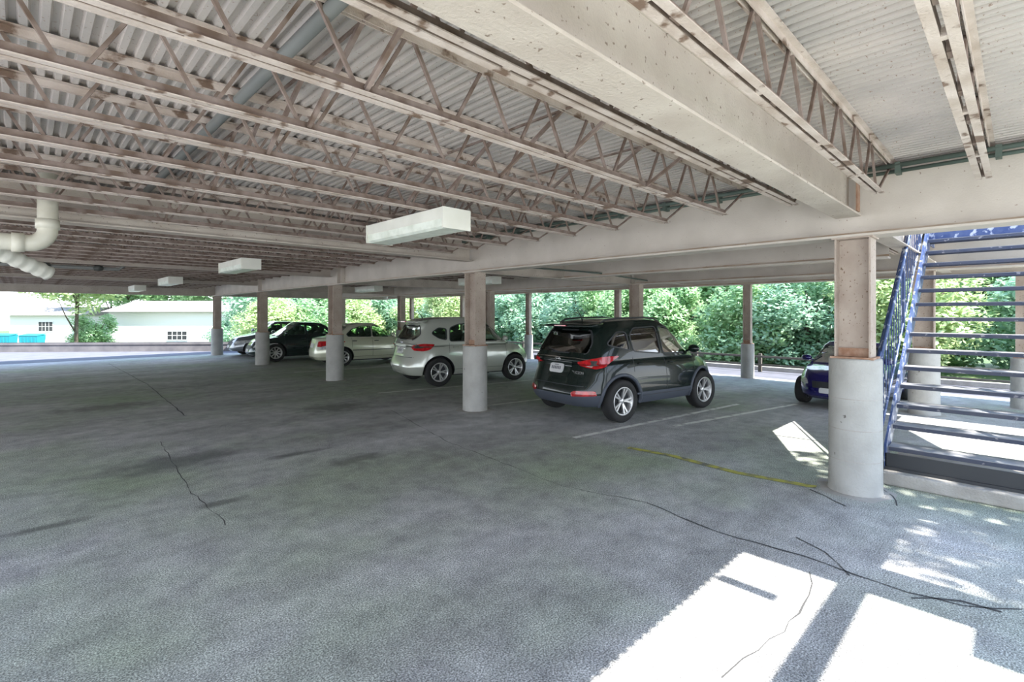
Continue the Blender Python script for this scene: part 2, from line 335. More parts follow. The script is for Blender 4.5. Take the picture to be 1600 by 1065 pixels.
xbeam(5.97, 11.2, 7.05, 2.50, 3.11, .2, 'beige beam behind the girder between second nearest column and the middle row')
for k, y in enumerate(YC[2:4]):
    xbeam(5.97, 11.2, y, 2.55, 3.11, .2, 'rear bay cross beam behind the front girder, %s from the far end of the deck' % ['second', 'first'][k])
    xbeam(11.4, 14.1, y, 2.55, 3.11, .16, 'outer bay cross beam beyond the middle row, %s from the far end of the deck' % ['second', 'first'][k])
xbeam(11.4, 14.1, 7.05, 2.62, 3.11, .16, 'short cross beam between the middle column behind the black car and the outer edge')
xbeam(11.4, 14.1, 1.12, 2.62, 3.11, .16, 'short cross beam behind the staircase between middle and outer rows')

# open web joists
def joist_proto(x0, x1, name='bar_joist'):
    root = empty(name)
    zt0, zt1, zb0, zb1 = 3.12, 3.162, 2.772, 2.812
    def chord(nm, a, b, zl, zh, flip):
        mb = MB()
        for s in (-1, 1):
            y0, y1 = (.010, .047) if s > 0 else (-.047, -.010)
            if flip: mb.box(a, b, y0, y1, zh-.006, zh); mb.box(a, b, *((.010, .016) if s > 0 else (-.016, -.010)), zl, zh-.006)
            else: mb.box(a, b, y0, y1, zl, zl+.006); mb.box(a, b, *((.010, .016) if s > 0 else (-.016, -.010)), zl+.006, zh+.012, 1)
        xx = a+.4
        while xx < b-.3: mb.box(xx-.02, xx+.02, -.010, .010, zl+.003, zh-.003); xx += 1.0
        return mb.build(nm, [M['joist'], M['rod']], root)
    chord('top_chord', x0, x1, zt0, zt1, True)
    chord('bottom_chord', x0+.55, x1-.62, zb0, zb1, False)
    pts = [(x0+.05, 0, zt0+.01)]; x = x1-.62-.06
    nodes = []
    while x > x0+.6: nodes.append(x); x -= .5
    nodes = nodes[::-1]; zl, zh = zb0+.02, zt0+.02
    for i, xn in enumerate(nodes):
        pts += [(xn-.035, 0, zl), (xn+.035, 0, zl)]
        if i < len(nodes)-1: xm = (xn+nodes[i+1])/2; pts += [(xm-.02, 0, zh), (xm+.02, 0, zh)]
    pts.append((x1-.05, 0, zt0+.005))
    mb = MB()
    for a, b in zip(pts[:-1], pts[1:]): mb.bar(a, b, .017)
    mb.build('web_bar', M['rod'], root)
    for xa in (x1-.1, x0-.04):
        s = MB(); s.box(xa, xa+.14, -.05, .05, 3.107, 3.122); s.build('bearing_seat', M['joist'], root)
    return root
JY = [round(.2+.655*k, 3) for k in range(0, 37)]
crossY = [1.2, 7.05, 12.8, 18.5, 24.2]
JP = joist_proto(-2.5, 5.83); used = False
left = []; right = []
for y in JY:
    if any(abs(y-c_) < .17 for c_ in crossY): y = [c_ for c_ in crossY if abs(y-c_) < .17][0] + (.19 if y > [c_ for c_ in crossY if abs(y-c_) < .17][0] else -.19)
    (right if y < 1.2 else left).append(y)
for i, y in enumerate(left):
    o = JP if not used else copy_tree(JP); used = True; o.location.y = y
    if y < 7: lb = 'open web steel roof joist, %s to the left of the thick painted beam' % ORD[i]
    else: lb = 'thin open web roof joist, %s counting from the thick painted beam toward the far end' % ORD[i]
    tag(o, lb, 'joist', 'open web joists under the front deck bay')
for i, y in enumerate(right[::-1]):
    o = copy_tree(JP); o.location.y = y
    tag(o, 'open web steel joist right of the thick painted beam, %s from it' % ORD[i], 'joist', 'open web joists under the front deck bay')
JQ = joist_proto(6.05, 11.15); used = False
for i, y in enumerate([y for y in left if y > 1.5]):
    o = JQ if not used else copy_tree(JQ); used = True; o.location.y = y
    if y < 6.9:
        o2 = copy_tree(JQ); o2.location.y = y; o2.scale.x = .51; o2.location.x = 8.5-6.05*.51; o.scale.x = .415; o.location.x = 6.05*(1-.415)
        tag(o2, 'stubby roof joist beyond the short girder, %s from the stair opening' % ORD[i], 'joist', 'open web joists in the rear bay')
    else: o.scale.x = 1; o.location.x = 0
    tag(o, 'short roof joist in the rear bay behind the girder, %s from the stair opening' % ORD[i], 'joist', 'open web joists in the rear bay')
mb = MB(); mb.box(-2.5, 5.8, -1.10, -1.03, 2.93, 3.11); tag(mb.build('shadow_purlin', M['joist']), 'plain steel purlin added past the open deck edge for its shadow', 'purlin')  # unseen purlin in place of a joist, sized to cast a clean shadow strip
# bridging lines
for bx, nm in ((1.15, 'leftmost'), (2.62, 'middle'), (3.65, 'right-hand')):
    mb = MB(); ys = sorted(left); mb.bar((bx, ys[0], 3.13), (bx, ys[-1], 3.13), .014)
    for a, b in zip(ys[:-1], ys[1:]):
        if any(a < c_ < b for c_ in crossY): continue
        mb.bar((bx, a+.02, 3.13), (bx, b-.02, 2.80), .022, .022); 
    tag(mb.build('joist_bridging', M['rod']), 'line of diagonal steel bridging braces between joists, %s of three lines' % nm, 'bracing')
# pipes and conduits along the deck
mb = MB(); mb.tube([(.98, 1.35, 3.10), (.98, 6.9, 3.10)], .034, 12)
tag(mb.build('drain_pipe', M['duct']), 'grey pipe running just under the deck above the joists', 'pipe')
for nm, yr, zz in (('right', (-1.5, 1.05), 3.05), ('left', (1.45, 6.8), 3.05)):
    mb = MB(); mb.tube([(5.70, yr[0], zz), (5.70, yr[1], zz)], .018, 8); mb.tube([(5.66, yr[0], zz+.045), (5.66, yr[1], zz+.045)], .022, 8)
    for k in range(int((yr[1]-yr[0])/.655)+1): mb.box(5.64, 5.75, yr[0]+.3+k*.655, yr[0]+.34+k*.655, zz-.03, zz+.07)
    tag(mb.build('conduit_run', M['darkgreen']), 'dark conduits lying along the girder top, to the %s of the thick beam' % nm, 'conduit')
# pvc drain at left
t = MB(); cx, cy, cz = .18, 6.6, 2.40
arc = [(cx, cy, 3.1), (cx, cy, cz+.16)] + [(cx-.14+.14*cos(a), cy, cz+.16-.14*sin(a)) for a in [k*pi/16 for k in range(1, 9)]] + [(-2.2, cy, cz+.02)]
t.tube(arc, .078, 20); P = t.build('drain_pipe', M['pvc']); tag(P, 'fat cream plastic drain pipe with elbow hanging under joists at left', 'pipe')
t = MB(); t.lathe([(.078, 0), (.09, 0), (.09, .09), (.078, .09)], 20, Matrix.Translation((cx, cy, cz+.17))); t.build('pipe_collar', M['pvc'], P)
t = MB(); t.lathe([(.078, 0), (.09, 0), (.09, .09), (.078, .09)], 20, Matrix.Translation((cx-.16, cy, cz+.02)) @ Matrix.Rotation(-pi/2, 4, 'Y')); t.build('pipe_collar', M['pvc'], P)
t = MB(); t.tube([(-.26, 5.3, 2.9), (-.26, 5.3, 2.52), (-.33, 5.3, 2.45), (-1.2, 5.3, 2.42)], .06, 16)
tag(t.build('drain_pipe', M['pvc']), 'cream pipe stub cut by the left edge above the fat elbow', 'pipe')
t = MB(); P0 = Vector((-.75, 8.2, 2.75)); P1 = Vector((.25, 8.9, 2.28))
pts = [P0.lerp(P1, k/40) for k in range(41)]
t.tube(pts, [.085+.012*(k % 4 < 2) for k in range(41)], 16)
tag(t.build('flexible_duct', M['fixt']), 'ribbed pale flexible duct sloping down at the left edge', 'duct')
t = MB(); t.tube([(-1.6, 13.0, 2.66), (1.42, 13.0, 2.66), (1.5, 13.0, 2.72), (1.5, 13.0, 3.1)], .035, 10)
t.tube([(.32, 13.0, 2.66), (.32, 13.0, 3.1)], .012, 6); t.tube([(1.1, 13.0, 2.66), (1.1, 13.0, 3.1)], .012, 6)
P = t.build('water_pipe', M['duct']); tag(P, 'thin grey pipe hung under the deck at far left with dark clamps', 'pipe')
for x in (.32, 1.1):
    t = MB(); t.lathe([(0, -.05), (.07, -.04), (.09, 0), (.07, .05), (0, .07)], 12, Matrix.Translation((x, 13.0, 2.66))); t.build('hanger_clamp', M['dark'], P)
t = MB(); t.tube([(12.6, -1.5, 2.74), (12.6, 12.4, 2.74)], .03, 8); t.tube([(12.75, -1.5, 2.68), (12.75, 12.4, 2.68)], .022, 8)
for k in range(11): t.tube([(12.6, -.8+k*1.25, 2.74), (12.6, -.8+k*1.25, 3.16)], .008, 5)
tag(t.build('sprinkler_pipe', M['paint']), 'pair of thin pipes hung near the outer edge behind the staircase', 'pipe')
t = MB(); t.tube([(6.4, 6.85, 2.66), (8.1, 6.2, 2.60), (8.2, 5.9, 2.56), (10.9, 6.4, 2.56)], .016, 6)
tag(t.build('conduit_run', M['darkgreen']), 'thin dark conduit sagging between rear light and the middle column', 'conduit')

# ---------------- columns ----------------
def column(x, y, h, z1, label, rad=.225, hw=.15, fw=.125, collar=False):
    root = empty('support_column', (x, y, 0), label=label, cat='column')
    b = MB(); b.lathe([(rad*1.04, 0), (rad*1.01, .03), (rad, .2), (rad*.99, h-.02), (rad*.975, h), (0, h)], 40)
    b.build('concrete_base', M['conc'], root)
    s = MB(); t_ = .016
    s.box(-fw, fw, hw-t_, hw, h, z1); s.box(-fw, fw, -hw, -hw+t_, h, z1); s.box(-.008, .008, -hw+t_, hw-t_, h, z1)
    s.box(-fw-.02, fw+.02, -hw-.02, hw+.02, z1-.015, z1, 0)
    s.build('steel_post', M['post'], root)
    p = MB(); p.box(-fw-.03, fw+.03, -hw-.03, hw+.03, h-.002, h+.018); 
    p.box(-.035, -.008, -hw+t_, hw-t_, h+.018, h+.10)
    p.build('base_plate', M['rust'], root)
    if collar:
        for zc in (.32, .62, .92):
            q = MB(); q.lathe([(rad*1.0, zc), (rad*1.006, zc+.003), (rad*1.0, zc+.008)], 40); q.build('form_seam', M['slab'], root)
    p = MB(); n = 22; vs = [(0, 0, .012)]
    for k in range(n):
        rr = rad+.10+random.uniform(-.03, .05); vs.append((rr*cos(2*pi*k/n), rr*sin(2*pi*k/n), .001))
    p.add(vs, [(0, k+1, (k+1) % n+1) for k in range(n)], 0, True); p.build('base_patch', M['slab'], root)
    return root
H1 = [1.31, 1.17, 1.2, 1.12, 1.12]
LB = ['nearest and largest column with white round concrete base, beside the staircase', 'second nearest column of the front row, in front of the silver hatchback', 'third column of the front row, in front of the cream sedan',
      'fourth column of the front row, beside the dark green car nose', 'farthest column of the front row, at the end near the low wall']
for i, y in enumerate([1.16, 7.0, 12.72, 18.3, 23.9]): column(5.92, y, H1[i], 2.5, LB[i], collar=(i == 0))
LB = ['middle row column seen behind the staircase treads', 'thick middle row column rising behind the black car roof', 'middle row column to the right of the second nearest front column', 'middle row column just behind the silver hatchback rear', 'slim middle row column behind the cream sedan']
for i, y in enumerate([1.2, 6.95, 12.6, 18.1, 23.5]): column(11.3, y, 1.07, 2.5, LB[i], fw=.1)
LB = ['outer edge column at the far right beyond the stairs', 'outer edge column standing alone on the bright pavement right of the black car', 'outer edge column just left of the thick middle column, behind the black car roof', 'outer edge column between silver hatchback and black car', 'outer edge column hidden behind the second front column', 'outer edge column near the far end behind the sedan']
for i, y in enumerate([-.02, 5.24, 9.4, 13.5, 17.6, 21.7]): column(14.15 if i else 13.2, y, .93, 2.55, LB[i], fw=.07, hw=.1, rad=.17)

# ---------------- lights ----------------
def fixture(loc):
    root = empty('ceiling_light', loc)
    b = MB(); b.box(-.16, .16, -.72, .72, .09, .20); b.box(-.17, .17, -.735, -.72, 0, .20); b.box(-.17, .17, .72, .735, 0, .20); b.build('housing', M['fixt'], root)
    l = MB(); pr = [(-.155, .09), (-.15, .02), (-.12, 0), (.12, 0), (.15, .02), (.155, .09)]
    vs = [(x, y, z) for y in (-.72, .72) for x, z in pr]; n = len(pr)
    l.add(vs, [(i, i+1, n+i+1, n+i) for i in range(n-1)], 0, False); l.build('diffuser', M['lens'], root)
    s = MB(); s.tube([(0, -.5, .2), (0, -.5, .42)], .01, 6); s.tube([(0, .5, .2), (0, .5, .42)], .01, 6); s.build('hanger_rod', M['rod'], root)
    return root
FX = fixture((3.0, 4.55, 2.60))
FL = [(3.0, 4.55, 'large dusty fluorescent light box hanging nearest the camera'), (3.0, 10.6, 'second fluorescent light down the aisle, left of the nearest one'), (3.0, 16.9, 'third fluorescent light down the aisle, small and pale'), (3.0, 22.6, 'farthest tiny fluorescent light just under the end beam'),
      (9.2, 10.7, 'fluorescent light behind the girder right of the second front column'), (9.2, 17.0, 'fluorescent light behind the girder left of the second front column')]
for i, (x, y, lb) in enumerate(FL):
    o = FX if i == 0 else copy_tree(FX); o.location = (x, y, 2.565); tag(o, lb, 'light', 'fluorescent lights under the deck')

# ---------------- staircase ----------------
ST = empty('steel_staircase', (6.45, 0, 0), label='blue open-riser steel staircase with railing climbing at the right edge', cat='staircase')
SY0, SY1 = -.35, 1.0; n = 14; rise = .192; run = .243; z0 = .36
def sp(i): return (.06+run*i, z0+rise*i)
for i in range(n):
    x, z = sp(i); mb = MB(); mb.box(x, x+.26, SY0+.02, SY1-.02, z-.006, z, 1); mb.box(x, x+.006, SY0+.02, SY1-.02, z-.045, z-.006); mb.box(x+.254, x+.26, SY0+.02, SY1-.02, z-.045, z-.006)
    mb.build('tread', [M['tread'], M['treadtop']], ST)
for y in (SY1, SY0):
    mb = MB(); a = sp(-1.5); b = sp(n-.3); hw = .11
    vs = []
    for yy in (y-.01, y+.01):
        vs += [(.0, yy, .13), (a[0]+.33, yy, .13), (b[0]+.2, yy, b[1]-.20), (b[0]+.2, yy, b[1]+.1), (b[0]-.1, yy, b[1]+.05), (.0, yy, z0+.02)]
    m_ = len(vs)//2
    mb.add(vs, [tuple(range(m_))[::-1], tuple(range(m_, 2*m_))] + [(i, (i+1) % m_, m_+(i+1) % m_, m_+i) for i in range(m_)])
    mb.build('stringer', M['blue'], ST)
    yo = y+(.05 if y > 0 else -.05)
    rl = MB()
    rl.tube([(.0, yo, 1.18), (-.04, yo, 1.26), (.02, yo, 1.34)] + [(sp(i)[0], yo, sp(i)[1]+.92) for i in range(0, n+1)], .022, 10)
    rl.tube([(.02, yo, .55)] + [(sp(i)[0], yo, sp(i)[1]+.12) for i in range(0, n+1)], .014, 8)
    rl.tube([(sp(i)[0], yo+.045, sp(i)[1]+.80) for i in range(0, n+1)], .016, 8)
    ro = rl.build('railing', M['blue'], ST)
    for k in range(int(1.5*n)-1):
        q = k/1.5; x, z = sp(q); bl = MB(); post = k % 9 == 0
        bl.bar((x, yo, z+(.0 if post else .12)), (x, yo, z+.92), .034 if post else .012)
        bl.build('post' if post else 'baluster', M['blue'], ro)
mb = MB(); mb.box(-.02, .02, SY0, SY1, .13, .16); mb.box(.0, .015, SY0, SY1, .13, .30); mb.build('kick_plate', M['trimb'], ST)
LX = 6.45+sp(n-1)[0]+.25
L_ = empty('stair_landing', (LX, 0, 0), label='blue steel landing platform at the top of the staircase', cat='landing')
mb = MB(); mb.box(0, 1.1, SY0-.1, SY1+.05, 3.10, 3.13); mb.build('landing_plate', M['tread'], L_)
mb = MB(); mb.box(0, .02, SY0-.1, SY1+.05, 2.86, 3.10); mb.box(-.05, .02, SY0-.1, SY1+.05, 2.86, 2.875); mb.box(0, 1.1, SY1+.03, SY1+.05, 2.86, 3.10); mb.build('landing_channel', M['blue'], L_)
mb = MB(); mb.box(6.32, 7.45, -1.7, 1.02, 0, .13); pd = mb.build('concrete_pad', M['slab']); tag(pd, 'low concrete pad under the foot of the blue staircase', 'pad')
bv = pd.modifiers.new('b', 'BEVEL'); bv.width = .015; bv.segments = 2
# unseen bracket added at the open deck edge to cast a shadow bar
mb = MB(); mb.box(3.55, 3.645, -.84, -.49, 3.13, 3.16); tag(mb.build('shadow_bracket', M['joist']), 'short steel bracket added at the open deck edge for its bar shadow', 'bracket')

# guard rail on the outer edge
GR = empty('guard_rail', (15.9, 0, 0), label='low weathered rail on posts along the leafy outer edge', cat='railing')
mb = MB(); mb.box(-.02, .02, -3, 26, .43, .49); mb.box(-.02, .02, -3, 26, .19, .24); mb.build('rail', M['wood'], GR)
for k in range(15):
    mb = MB(); mb.box(.02, .11, -2.5+k*2, -2.41+k*2, 0, .55); mb.build('post', M['wood'], GR)
mb = MB(); mb.box(16.3, 16.5, -6, 27.5, 0, .12); struct(mb.build('curb', M['slab']))
# ---------------- cars ----------------
def ip(pts, x):
    if x <= pts[0][0]: return pts[0][1]
    for (a, b), (c_, d) in zip(pts[:-1], pts[1:]):
        if x <= c_:
            t = (x-a)/(c_-a); t = t*t*(3-2*t)*.5+t*.5; return b+(d-b)*t
    return pts[-1][1]
def outline(n1, nf, nr):    # unit plan outline, counter-clockwise, both halves
    q = []
    def quarter(n):
        s = .5**(1/n); P = []
        for k in range(n1): u = s*k/n1; P.append((u, (1-u**n)**(1/n)))
        for k in range(7): v = s*(1-k/6); P.append(((1-v**n)**(1/n), v))
        return P
    f = quarter(nf); r_ = quarter(nr)
    A = [(-x, y) for x, y in r_[::-1]] + f[1:]         # rear tip to front tip along +y
    B = [(x, -y) for x, y in A[::-1]][1:-1]
    return A+B
def loft(mb, ol, lev, lowz, topz, xr, xf, wd, crown=.03, m_of=None, capin=.12):
    """rings from lowz to topz(x); xr/xf/wd are functions of level t"""
    K = len(ol); vs = []; fs = []; ms = []
    for t in lev:
        a, b = xr(t), xf(t); xc = (a+b)/2; h = (b-a)/2; wv = wd(t)
        for (px, py) in ol:
            x = xc+px*h; z = lowz+(topz(x)-lowz)*t; vs.append((x, py*wv, z))
    base = len(lev)
    t = 1; a, b = xr(t), xf(t); xc = (a+b)/2; h = (b-a)/2
    for s in (.97, .9, .7, .4, .0):
        for (px, py) in ol:
            x = xc+px*h*(1-(1-s)*capin); z = topz(x)+crown*(1-s*s); vs.append((x, py*wd(1)*s, z))
    R_ = base+5
    for i in range(R_-1):
        for k in range(K): fs.append((i*K+k, i*K+(k+1) % K, (i+1)*K+(k+1) % K, (i+1)*K+k)); ms.append(m_of(i, lev) if m_of else 0)
    b0 = len(mb.v); mb.v += vs
    for f, m_ in zip(fs, ms): mb.f.append([b0+i for i in f]); mb.m.append(m_); mb.sm.append(True)
    mb.f.append([b0+k for k in range(K)][::-1]); mb.m.append(2 if m_of else 0); mb.sm.append(False)
def tidy(me):
    b = bmesh.new(); b.from_mesh(me); bmesh.ops.remove_doubles(b, verts=b.verts, dist=1e-4)
    bmesh.ops.recalc_face_normals(b, faces=b.faces); b.to_mesh(me); b.free()
def boolean(me, cutters, solver='EXACT'):
    o = bpy.data.objects.new('tmp', me); COL.objects.link(o); cs = []
    for cm in cutters:
        c_ = bpy.data.objects.new('tmpc', cm); COL.objects.link(c_); cs.append(c_)
        md = o.modifiers.new('b', 'BOOLEAN'); md.object = c_; md.operation = 'DIFFERENCE'; md.solver = solver
    bpy.context.view_layer.update()
    r_ = bpy.data.meshes.new_from_object(o.evaluated_get(bpy.context.evaluated_depsgraph_get()))
    for x in [o]+cs: bpy.data.objects.remove(x)
    return r_
def ext(me): return max(abs(c_) for v in me.vertices for c_ in v.co) if len(me.vertices) else 99
def steps(me, cutters):
    cur = me; e0 = ext(me)
    for k, q in enumerate(cutters):
        r_ = boolean(cur, [q]); n0 = len(cur.polygons)
        if ext(r_) > e0+.005 or len(r_.polygons) < n0*.3:
            for j in range(1, 5):
                q2 = q.copy()
                for v in q2.vertices: v.co += Vector((.0013*j, .0007*j, .0011*j))
                r_ = boolean(cur, [q2], 'FAST' if j > 2 else 'EXACT')
                if ext(r_) <= e0+.005 and len(r_.polygons) >= n0*.3: break
            else: print('BOOLEAN FAILED', k, ext(r_), len(r_.polygons), n0); continue
        cur = r_
    return cur
def prism(poly, axis, a, b):
    """poly in the plane across axis; axis 'y': (x,z) ; axis 'x': (y,z)"""
    n = len(poly); mk = (lambda p, t: (p[0], t, p[1])) if axis == 'y' else (lambda p, t: (t, p[0], p[1]))
    me = bpy.data.meshes.new('c'); me.from_pydata([mk(p, a) for p in poly]+[mk(p, b) for p in poly], [], [tuple(range(n)), tuple(range(n, 2*n))[::-1]]+[(i, n+i, n+(i+1) % n, (i+1) % n) for i in range(n)])
    tidy(me); return me
def smoothpoly(poly, k=3):
    """round the corners a little"""
    out = []
    n = len(poly)
    for i in range(n):
        p, c_, q = Vector(poly[i-1]), Vector(poly[i]), Vector(poly[(i+1) % n])
        d = min(.05, (p-c_).length*.3, (q-c_).length*.3)
        a = c_+(p-c_).normalized()*d; b = c_+(q-c_).normalized()*d
        for j in range(k+1):
            t = j/k; out.append(tuple((1-t)**2*a+2*t*(1-t)*c_+t*t*b))
    return out
def scalepoly(poly, d):
    """offset outline outward by d"""
    n = len(poly); P = [Vector(p) for p in poly]
    ar = sum(P[i].x*P[(i+1) % n].y-P[(i+1) % n].x*P[i].y for i in range(n)); sg = 1 if ar > 0 else -1
    out = []
    for i in range(n):
        a, b, c_ = P[i-1], P[i], P[(i+1) % n]
        n1 = Vector(((b-a).y, -(b-a).x)); n2 = Vector(((c_-b).y, -(c_-b).x)); nn = n1.normalized()+n2.normalized()
        nn = nn.normalized() if nn.length > 1e-6 else n1.normalized()
        out.append(tuple(b+nn*d*sg))
    return out
def patch(bvh, poly, dirv, off=.004, skirt=.0, step=.05, hole=None):
    """project an outline (s,z) along the horizontal direction dirv onto the body; returns bmesh-made MB"""
    dv = Vector((*dirv, 0)).normalized(); sa = Vector((-dv.y, dv.x, 0))
    b = bmesh.new()
    if hole:
        A = [b.verts.new((*p, 0)) for p in poly]; B = [b.verts.new((*p, 0)) for p in hole]; n = len(A)
        for i in range(n): b.faces.new((A[i], A[(i+1) % n], B[(i+1) % n], B[i]))
        bmesh.ops.subdivide_edges(b, edges=[e for e in b.edges if e.calc_length() > step*2], cuts=2)
    else:
        b.faces.new([b.verts.new((*p, 0)) for p in poly])
        for ax in (0, 1):
            lo = min(p[ax] for p in poly); hi = max(p[ax] for p in poly); k = lo+step
            while k < hi:
                co = Vector((k, 0, 0)) if ax == 0 else Vector((0, k, 0)); no = Vector((1, 0, 0)) if ax == 0 else Vector((0, 1, 0))
                bmesh.ops.bisect_plane(b, geom=b.verts[:]+b.edges[:]+b.faces[:], plane_co=co, plane_no=no, dist=1e-5); k += step
    bad = []
    for v in b.verts:
        o = sa*v.co.x+Vector((0, 0, v.co.y))-dv*6
        h = bvh.ray_cast(o, dv)
        if h[0] is None: bad.append(v); continue
        v.co = h[0]-dv*off
    if bad: bmesh.ops.delete(b, geom=bad, context='VERTS')
    if skirt:
        be = [e for e in b.edges if e.is_boundary]
        g_ = bmesh.ops.extrude_edge_only(b, edges=be)
        for v in [x for x in g_['geom'] if isinstance(x, bmesh.types.BMVert)]: v.co += dv*skirt
    bmesh.ops.recalc_face_normals(b, faces=b.faces)
    me = bpy.data.meshes.new('p'); b.to_mesh(me); b.free()
    for p in me.polygons: p.use_smooth = not skirt
    return me
def mo(name, me, m, parent):
    me.materials.clear(); me.materials.append(m); me.name = name
    o = bpy.data.objects.new(name, me); COL.objects.link(o); o.parent = parent; return o
def wheel(root, x, y, r_, style, side, wdt=.21, steer=0):
    M_ = Matrix.Rotation(-side*pi/2, 4, 'X')    # lathe axis z -> +-y, outer face at +z
    t = MB(); h = wdt/2; ri = r_*.66
    t.lathe([(ri, -h*.9), (r_*.93, -h), (r_*.99, -h*.75), (r_, -h*.4), (r_, h*.4), (r_*.99, h*.75), (r_*.93, h), (ri, h*.92), (ri, h*.5)], 36, M_)
    o = t.build('wheel', M['tyre'], root); o.location = (x, y, r_); o.rotation_euler = (0, 0, steer)
    m = MB(); m.lathe([(ri, -h*.8), (ri+.004, h*.93), (ri-.02, h*.9), (ri-.03, h*.3), (ri-.035, -h*.8)], 36, M_)
    ns = style
    for k in range(ns):
        a = 2*pi*k/ns; dbl = (-.13, .13) if ns == 5 else (0,)
        for da in dbl:
            p0 = Vector((cos(a)*.035, sin(a)*.035, h*.62)); p1 = Vector((cos(a+da*1.3)*(ri-.012), sin(a+da*1.3)*(ri-.012), h*.82))
            wv = .030 if ns == 5 else .036
            d = (p1-p0); tn = Vector((-d.y, d.x, 0)).normalized()
            vs = []
            for p, ww in ((p0, wv*.9), (p1, wv)):
                for s, z in ((-1, -.03), (1, -.03), (1, 0), (-1, 0)): vs.append(M_ @ (p+tn*s*ww/2+Vector((0, 0, z))))
            m.add(vs, [(0, 3, 2, 1), (4, 5, 6, 7), (0, 1, 5, 4), (1, 2, 6, 5), (2, 3, 7, 6), (3, 0, 4, 7)])
    m.lathe([(0, h*.72), (.03, h*.7), (.05, h*.6), (.05, h*.2)], 20, M_)
    m.build('rim', M['alloy'], o)
    m = MB(); m.lathe([(0, h*.1), (ri-.03, h*.1)], 24, M_); m.lathe([(0, -h*.7), (ri-.03, -h*.7)], 24, M_); m.build('brake_disc', M['trimb'], o)
    return o
def car(c, label, loc, head):
    root = empty('parked_car', (*loc, 0), head, label=label, cat='car')
    L, W = c['L'], c['W']; hw = W/2; zb = c['zb']; paint = c['paint']
    sh = c['shoulder']; ol = outline(16, c.get('nf', 3.2), c.get('nr', 4.5))
    lev = [0, .05, .15, c.get('clad_t', .16)+.001, .30, .42, .55, .68, .80, .90, .96, 1]
    lev = sorted(set(lev))
    topz = lambda x: ip(sh, x)
    xr = lambda t: ip(c['xr'], t); xf = lambda t: ip(c['xf'], t); wd = lambda t: hw*ip(c['w'], t)
    mb = MB()
    loft(mb, ol, lev, zb, topz, xr, xf, wd, .03, (lambda i, lv: 1 if (c['clad'] and i < len(lv)-1 and lv[i+1] <= c['clad_t']+.002) else 0))
    me = mb.mesh('body'); tidy(me)
    body_bvh_src = me.copy()
    cut = []
    for wx in c['wheels']:
        for s in (-1, 1):
            cm = MB(); rr = c['r']+.055; n = 40; y0, y1 = (hw-.30, hw+.2) if s > 0 else (-hw-.2, -hw+.30)
            vs = [(wx+rr*cos(2*pi*k/n), y, c['r']+rr*sin(2*pi*k/n)) for y in (y0, y1) for k in range(n)]
            cm.add(vs, [tuple(range(n)), tuple(range(n, 2*n))[::-1]]+[(k, n+k, n+(k+1) % n, (k+1) % n) for k in range(n)], 2)
            q = cm.mesh('c'); tidy(q); cut.append(q)
    for mm in (paint, M['clad'], M['trimb']): me.materials.append(mm)
    for q in cut:
        for mm in (paint, M['clad'], M['trimb']): q.materials.append(mm)
        for p in q.polygons: p.material_index = 2
    low = boolean(me, cut)
    # greenhouse
    G = c['house']; gl = outline(14, 7, 6); zg = G['z0']
    gx = lambda t: ip(G['xr'], t); gf = lambda t: ip(G['xf'], t); gw = lambda t: hw*ip(G['w'], t)
    roof = lambda x: ip(G['roof'], x)
    def gm(d):
        b = MB(); glev = [0, .1, .25, .4, .55, .7, .8, .88, .94, .98, 1]
        if d: loft(b, gl, [0, .25, .5, .75, .9, 1], zg-.1, lambda x: roof(x)-d, lambda t: gx(t)+d, lambda t: gf(t)-d, lambda t: gw(t)-d, .03)
        else: loft(b, gl, glev, zg, roof, gx, gf, gw, .035)
        m_ = b.mesh('g'); tidy(m_); return m_
    gouter = gm(0); bvh_g = BVHTree.FromPolygons([v.co for v in gouter.vertices], [p.vertices for p in gouter.polygons])
    sidew = [smoothpoly(p) for p in c['side_windows']]; rearw = smoothpoly(c['rear_window']); frontw = smoothpoly(c['front_window'])
    cuts = [gm(.035)]+[prism(p, 'y', -2, 2) for p in sidew]+[prism(rearw, 'x', -5, (gx(.5)+gf(.5))/2-.2), prism(frontw, 'x', (gx(.5)+gf(.5))/2+.31, 4.7)]
    gouter.materials.append(paint); gouter.materials.append(M['trimb'])
    for q in cuts:
        q.materials.append(paint); q.materials.append(M['trimb'])
        for p in q.polygons: p.material_index = 1
    shell = steps(gouter.copy(), cuts)
    # join lower and greenhouse
    B = bmesh.new(); B.from_mesh(low); B.from_mesh(shell); allm = bpy.data.meshes.new('body'); B.to_mesh(allm); B.free()
    for mm in (paint, M['clad'], M['trimb']): allm.materials.append(mm)
    nlow = len(low.polygons)
    for i, p in enumerate(allm.polygons):
        if i >= nlow: p.material_index = 2 if p.material_index == 1 else 0; p.use_smooth = p.material_index == 0
    bo = bpy.data.objects.new('body', allm); COL.objects.link(bo); bo.parent = root
    for e in allm.edges: pass
    md = bo.modifiers.new('n', 'WEIGHTED_NORMAL'); md.keep_sharp = True
    allv = [v.co for v in body_bvh_src.vertices]; n0 = len(allv)
    bvh = BVHTree.FromPolygons(allv+[v.co for v in gouter.vertices], [tuple(p.vertices) for p in body_bvh_src.polygons]+[tuple(i+n0 for i in p.vertices) for p in gouter.polygons])
    # cabin: dashboard tray and seats
    mb = MB(); zs = zg+.035; mb.box(gx(0)+.1, gf(0)-.15, -gw(0)+.08, gw(0)-.08, zg-.02, zs+.02); mb.build('cabin_floor', M['inner'], root)
    xm = c['seats']
